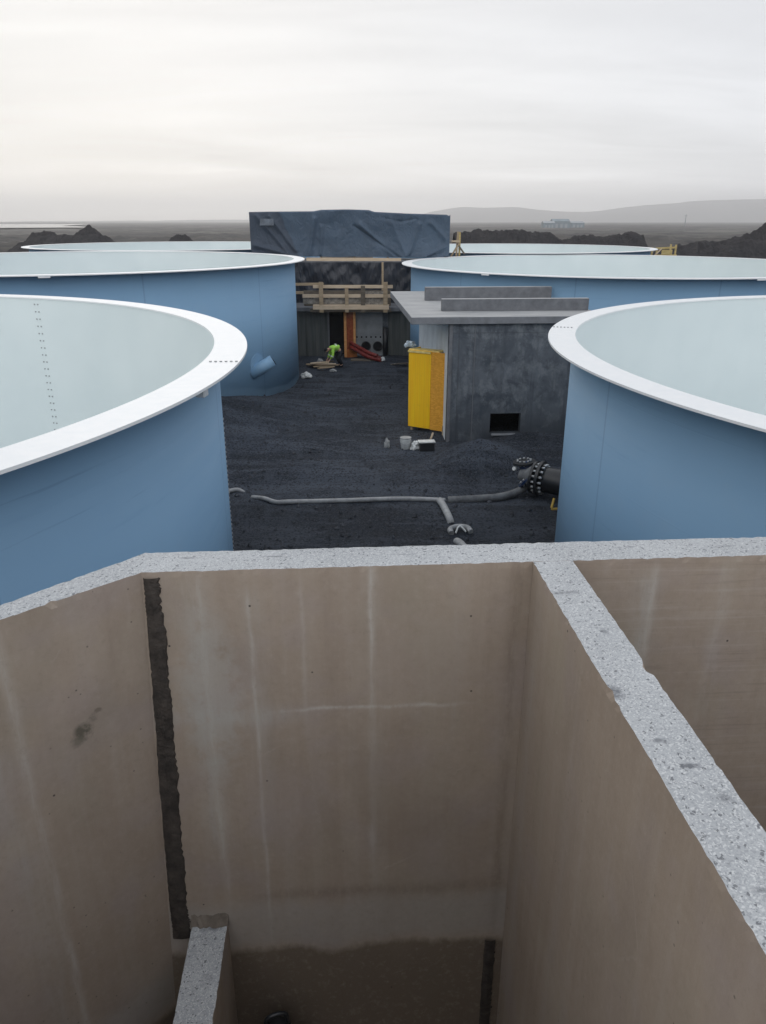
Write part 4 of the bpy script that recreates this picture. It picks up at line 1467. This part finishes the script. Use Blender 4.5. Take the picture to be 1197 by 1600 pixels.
# timber props right of the wrapped frame
tp = empty('timber_prop', (4.1, 44.0, 4.53))
tag(tp, 'narrow cluster of timber props standing at the right end of the wrapped frame', 'prop')
bar_obj('post', (-0.05, 0, 0), (0.02, 0, 1.42), 0.12, 0.10, 'timber', tp, (1, 0, 0))
bar_obj('post', (0.14, 0.1, 0), (0.12, 0.1, 1.40), 0.11, 0.10, 'yellow_timber', tp, (1, 0, 0))
bar_obj('brace', (-0.34, 0, 0.10), (0.10, -0.08, 0.85), 0.09, 0.06, 'timber', tp, (0, 1, 0))
bar_obj('brace', (0.42, 0.05, 0.25), (-0.02, -0.08, 0.80), 0.09, 0.06, 'old_timber', tp, (0, 1, 0))
bar_obj('tie', (-0.32, -0.07, 0.92), (0.12, -0.07, 0.92), 0.10, 0.05, 'pale_timber', tp, (0, 1, 0))
bar_obj('foot', (-0.42, -0.05, 0.06), (0.45, -0.05, 0.06), 0.12, 0.10, 'old_timber', tp, (0, 1, 0))

# yellow timber scaffold beside the far right tank
ys = empty('timber_tower', (19.75, 56.0, 0))
tag(ys, 'small yellow timber scaffold box at the right tip of the farthest right tank', 'scaffold')
for (x, y) in ((-0.65, -0.5), (0.65, -0.5), (-0.65, 0.5), (0.65, 0.5)):
    bar_obj('post', (x, y, -0.2), (x, y, 4.95 if x > 0 else 4.75), 0.10, 0.10, 'yellow_timber', ys, (1, 0, 0))
bar_obj('rail', (-0.75, -0.56, 4.70), (0.70, -0.56, 4.78), 0.12, 0.05, 'yellow_timber', ys, (0, 1, 0))
bar_obj('rail', (-0.75, -0.56, 4.22), (0.75, -0.56, 4.22), 0.16, 0.05, 'yellow_timber', ys, (0, 1, 0))
box_obj('board', (-0.35, 0.40, -0.61, -0.59, 4.28, 4.62), 'yellow_timber', ys)
box_obj('deck', (-0.85, 0.85, -0.52, 0.6, 4.02, 4.10), 'old_timber', ys)
bar_obj('brace', (-0.95, -0.55, 4.05), (-0.35, -0.57, 4.70), 0.08, 0.05, 'pale_timber', ys, (0, 1, 0))


# ------------------------------------------------------------------ loose timber and scraps by the worker
def planks():
    p = empty('plank_stack', (-2.80, 35.6, ground_z(-2.8, 35.6)), 0.25)
    tag(p, 'untidy low stack of brown boards on gravel before the worker', 'boards')
    rnd = random.Random(8)
    for i in range(9):
        x = rnd.uniform(-0.25, 0.25)
        y = rnd.uniform(-0.7, 0.6)
        z = 0.04 + 0.05 * (i // 2)
        a = rnd.uniform(-0.35, 0.35)
        L = rnd.uniform(0.35, 0.62)
        bar_obj('board', (x - L * math.cos(a), y - L * math.sin(a), z), (x + L * math.cos(a), y + L * math.sin(a), z + rnd.uniform(0, 0.05)), 0.16, 0.035,
                rnd.choice(['timber', 'old_timber', 'timber', 'pale_timber']), p, (0, 0, 1))


planks()
crumple('scrap_sheet', (-3.38, 33.0, ground_z(-3.38, 33.0) + 0.12), (0.24, 0.16, 0.16), 'white_plastic', 'white scrap of plastic at the foot of the second left tank', 'scrap', 1.0)
crumple('scrap_sheet', (-3.05, 36.6, ground_z(-3.05, 36.6) + 0.12), (0.14, 0.12, 0.13), 'grey_plastic', 'small grey scrap behind the boards, left of the worker', 'scrap', 5.0)
crumple('scrap_sheet', (-2.30, 34.6, ground_z(-2.3, 34.6) + 0.06), (0.14, 0.10, 0.08), 'grey_plastic', 'small grey scrap on gravel right of the boards', 'scrap', 7.0)
o = empty('board_pile', (0.85, 36.1, ground_z(0.85, 36.1)), -0.2)
tag(o, 'few thin grey boards on gravel right of the black post', 'boards')
for i in range(4):
    bar_obj('board', (-0.5 + .1 * i, -0.1 * i, 0.05 + .03 * i), (0.45 + .08 * i, 0.25 - .13 * i, 0.06 + .05 * i), 0.10, 0.03, 'old_timber' if i % 2 else 'rough_sheet', o)


# ------------------------------------------------------------------ worker
def skin_body(name, verts, edges, radii, mats, parent=None, root=0, sub=2):
    me = bpy.data.meshes.new(name)
    me.from_pydata(verts, edges, [])
    o = link(name, me, mats, parent)
    sk = o.modifiers.new('skin', 'SKIN')
    sk.use_smooth_shade = True
    if not me.skin_vertices:
        bpy.context.view_layer.objects.active = o
    lay = me.skin_vertices[0].data
    for i, r in enumerate(radii):
        lay[i].radius = (r, r) if not isinstance(r, tuple) else r
        lay[i].use_root = (i == root)
    ss = o.modifiers.new('sub', 'SUBSURF')
    ss.levels = ss.render_levels = sub
    return o


def worker():
    V, E, RR = [], [], []

    def add(p, r, par=None):
        V.append(p)
        RR.append(r)
        if par is not None:
            E.append((par, len(V) - 1))
        return len(V) - 1

    pel = add((0.20, 0, 0.78), 0.14)
    waist = add((0.02, 0, 0.90), 0.125, pel)
    chest = add((-0.22, 0, 0.93), 0.145, waist)
    neck = add((-0.40, 0, 0.88), 0.058, chest)
    skull = add((-0.49, 0, 0.84), 0.085, neck)
    crown = add((-0.58, 0, 0.78), 0.080, skull)
    hands = []
    for s_ in (-1, 1):
        hip = add((0.18, 0.10 * s_, 0.72), 0.095, pel)
        knee = add((0.02, 0.15 * s_, 0.45), 0.066, hip)
        ank = add((0.20, 0.14 * s_, 0.09), 0.045, knee)
        toe = add((0.02, 0.15 * s_, 0.045), 0.042, ank)
        sh = add((-0.26, 0.19 * s_, 0.90), 0.066, chest)
        el = add((-0.28, 0.24 * s_, 0.61), 0.047, sh)
        wr = add((-0.42, 0.17 * s_, 0.40), 0.032, el)
        pm = add((-0.47, 0.16 * s_, 0.33), 0.034, wr)
        for k in range(4):
            f1 = add((-0.485 - 0.01 * k, (0.16 + 0.02 * (k - 1.5)) * s_, 0.275 - 0.004 * (k in (1, 2))), 0.011, pm)
            add((-0.475 - 0.008 * k, (0.16 + 0.02 * (k - 1.5)) * s_, 0.235 - 0.010 * (k in (1, 2))), 0.009, f1)
        t1 = add((-0.445, 0.11 * s_, 0.315), 0.012, pm)
        add((-0.455, 0.09 * s_, 0.275), 0.010, t1)
    o = skin_body('person', V, E, RR, 'skin')
    o.location = (-2.18, 36.05, ground_z(-2.18, 36.05))
    o.rotation_euler = (0, 0, R(20))
    tag(o, 'worker in lime hi-vis jacket and dark trousers bending over by the orange column', 'person')
    # jacket
    jv = [(0.10, 0, 0.87), (0.02, 0, 0.91), (-0.22, 0, 0.94), (-0.36, 0, 0.90)]
    je = [(0, 1), (1, 2), (2, 3)]
    jr = [0.18, 0.17, 0.185, 0.10]
    for s_ in (-1, 1):
        b = len(jv)
        jv += [(-0.26, 0.19 * s_, 0.91), (-0.28, 0.245 * s_, 0.61), (-0.40, 0.18 * s_, 0.43)]
        je += [(2, b), (b, b + 1), (b + 1, b + 2)]
        jr += [0.098, 0.076, 0.058]
    skin_body('jacket', jv, je, jr, 'hivis', o)
    bm = annulus_ring(0.172, 0.190, -0.03, 0.03, 32)
    bnd = build('reflective_band', bm, 'hivis_band', o)
    bnd.location = (-0.08, 0, 0.922)
    bnd.rotation_euler = (0, R(90), 0)
    for s_ in (-1, 1):
        bm = annulus_ring(0.068, 0.078, -0.025, 0.025, 20)
        b2 = build('reflective_band', bm, 'hivis_band', o)
        b2.location = (-0.315, 0.228 * s_, 0.555)
        b2.rotation_euler = (0, R(30), 0)
    tv = [(0.21, 0, 0.78), (0.09, 0, 0.86)]
    te = [(0, 1)]
    tr = [0.165, 0.15]
    for s_ in (-1, 1):
        b = len(tv)
        tv += [(0.18, 0.10 * s_, 0.70), (0.02, 0.15 * s_, 0.45), (0.19, 0.14 * s_, 0.13)]
        te += [(0, b), (b, b + 1), (b + 1, b + 2)]
        tr += [0.118, 0.088, 0.072]
    skin_body('trousers', tv, te, tr, 'dark_cloth', o)
    bv, be, br = [], [], []
    for s_ in (-1, 1):
        b = len(bv)
        bv += [(0.215, 0.14 * s_, 0.13), (0.20, 0.14 * s_, 0.06), (0.00, 0.15 * s_, 0.045)]
        be += [(b, b + 1), (b + 1, b + 2)]
        br += [0.062, 0.062, 0.05]
        bt = skin_body('boot', bv[b:b + 3], [(0, 1), (1, 2)], br[b:b + 3], 'dark_cloth', o)
    # dark cap of hair and face features
    bm = bmesh.new()
    bmesh.ops.create_uvsphere(bm, u_segments=20, v_segments=12, radius=0.108)
    bmesh.ops.delete(bm, geom=[v for v in bm.verts if v.co.z < -0.02], context='VERTS')
    hr = build('hair', bm, 'dark_cloth', o, smooth=True)
    hr.location = (-0.535, 0, 0.825)
    hr.rotation_euler = (0, R(-38), 0)
    bm = bmesh.new()
    for yy in (-0.03, 0.03):
        bmesh.ops.create_uvsphere(bm, u_segments=8, v_segments=6, radius=0.011, matrix=Matrix.Translation((-0.595, yy, 0.715)))
    build('eyes', bm, 'dark_cloth', o, smooth=True)
    bm = bmesh.new()
    bmesh.ops.create_cone(bm, segments=8, radius1=0.016, radius2=0.006, depth=0.03, cap_ends=True, matrix=Matrix.Translation((-0.565, 0, 0.695)))
    build('nose', bm, 'skin', o, smooth=True)


worker()


# ------------------------------------------------------------------ far buildings and mast
def hall(x, y, w_, d_, h, rh, label, mat1, mat2, rz=0.0):
    b = empty('industrial_hall', (x, y, -0.5), rz)
    tag(b, label, 'building', 'far pale buildings on the plain')
    box_obj('wall', (-w_ / 2, w_ / 2, -d_ / 2, d_ / 2, 0, h), mat1, b, 0)
    bm = bmesh.new()
    P = [(-w_ / 2 - .3, -d_ / 2 - .3, h + .01), (w_ / 2 + .3, -d_ / 2 - .3, h + .01), (w_ / 2 + .3, d_ / 2 + .3, h + .01), (-w_ / 2 - .3, d_ / 2 + .3, h + .01), (-w_ / 2 - .3, 0, h + rh), (w_ / 2 + .3, 0, h + rh)]
    v = [bm.verts.new(p) for p in P]
    for q in ((0, 1, 5, 4), (2, 3, 4, 5), (0, 4, 3), (1, 2, 5), (0, 3, 2, 1)):
        bm.faces.new([v[i] for i in q])
    build('roof', bm, mat2, b)
    for i in range(3):
        box_obj('door', (-w_ / 2 + w_ * (i + .6) / 3.6, -w_ / 2 + w_ * (i + 1.1) / 3.6, -d_ / 2 - 0.1, -d_ / 2 - 0.01, 0, h * 0.6), 'grey_cladding', b, 0)


hall(180, 820, 17, 14, 6.5, 2.2, 'pale blue hall far off on the plain, widest of the cluster right of the tarpaulin', 'pale_blue_cladding', 'pale_blue_cladding')
hall(164, 800, 11, 12, 5.0, 1.8, 'small pale blue shed at the left end of the far building cluster', 'pale_blue_cladding', 'grey_cladding')
hall(203, 850, 15, 12, 5.0, 1.6, 'low pale blue shed at the right end of the far building cluster', 'pale_blue_cladding', 'grey_cladding', 0.2)
m_ = empty('mast', (330, 880, 0))
tag(m_, 'thin far mast on the plain towards the right edge', 'mast')
tube_obj('pole', [(0, 0, -1), (0, 0, 13)], [0.55, 0.28], 'grey_cladding', m_, 8)
bar_obj('cross_arm', (-1.6, 0, 11.5), (1.6, 0, 11.5), 0.3, 0.3, 'grey_cladding', m_, (0, 1, 0))

# ------------------------------------------------------------------ air
HAZE = 3.0e-4
bm = bmesh.new()
box(bm, -6900, 6900, -6900, 6900, -8, 160)
hz = bpy.data.meshes.new('haze')
bm.to_mesh(hz)
bm.free()
hm = bpy.data.materials.new('haze')
hm.use_nodes = True
nt = hm.node_tree
nt.nodes.clear()
om = nt.nodes.new('ShaderNodeOutputMaterial')
pvn = nt.nodes.new('ShaderNodeVolumePrincipled')
pvn.inputs['Color'].default_value = (0.985, 0.985, 0.99, 1)
pvn.inputs['Density'].default_value = HAZE
pvn.inputs['Anisotropy'].default_value = 0.6
nt.links.new(pvn.outputs[0], om.inputs['Volume'])
hz.materials.append(hm)
ho = bpy.data.objects.new('haze', hz)
col.objects.link(ho)
tag(ho, kind='stuff')
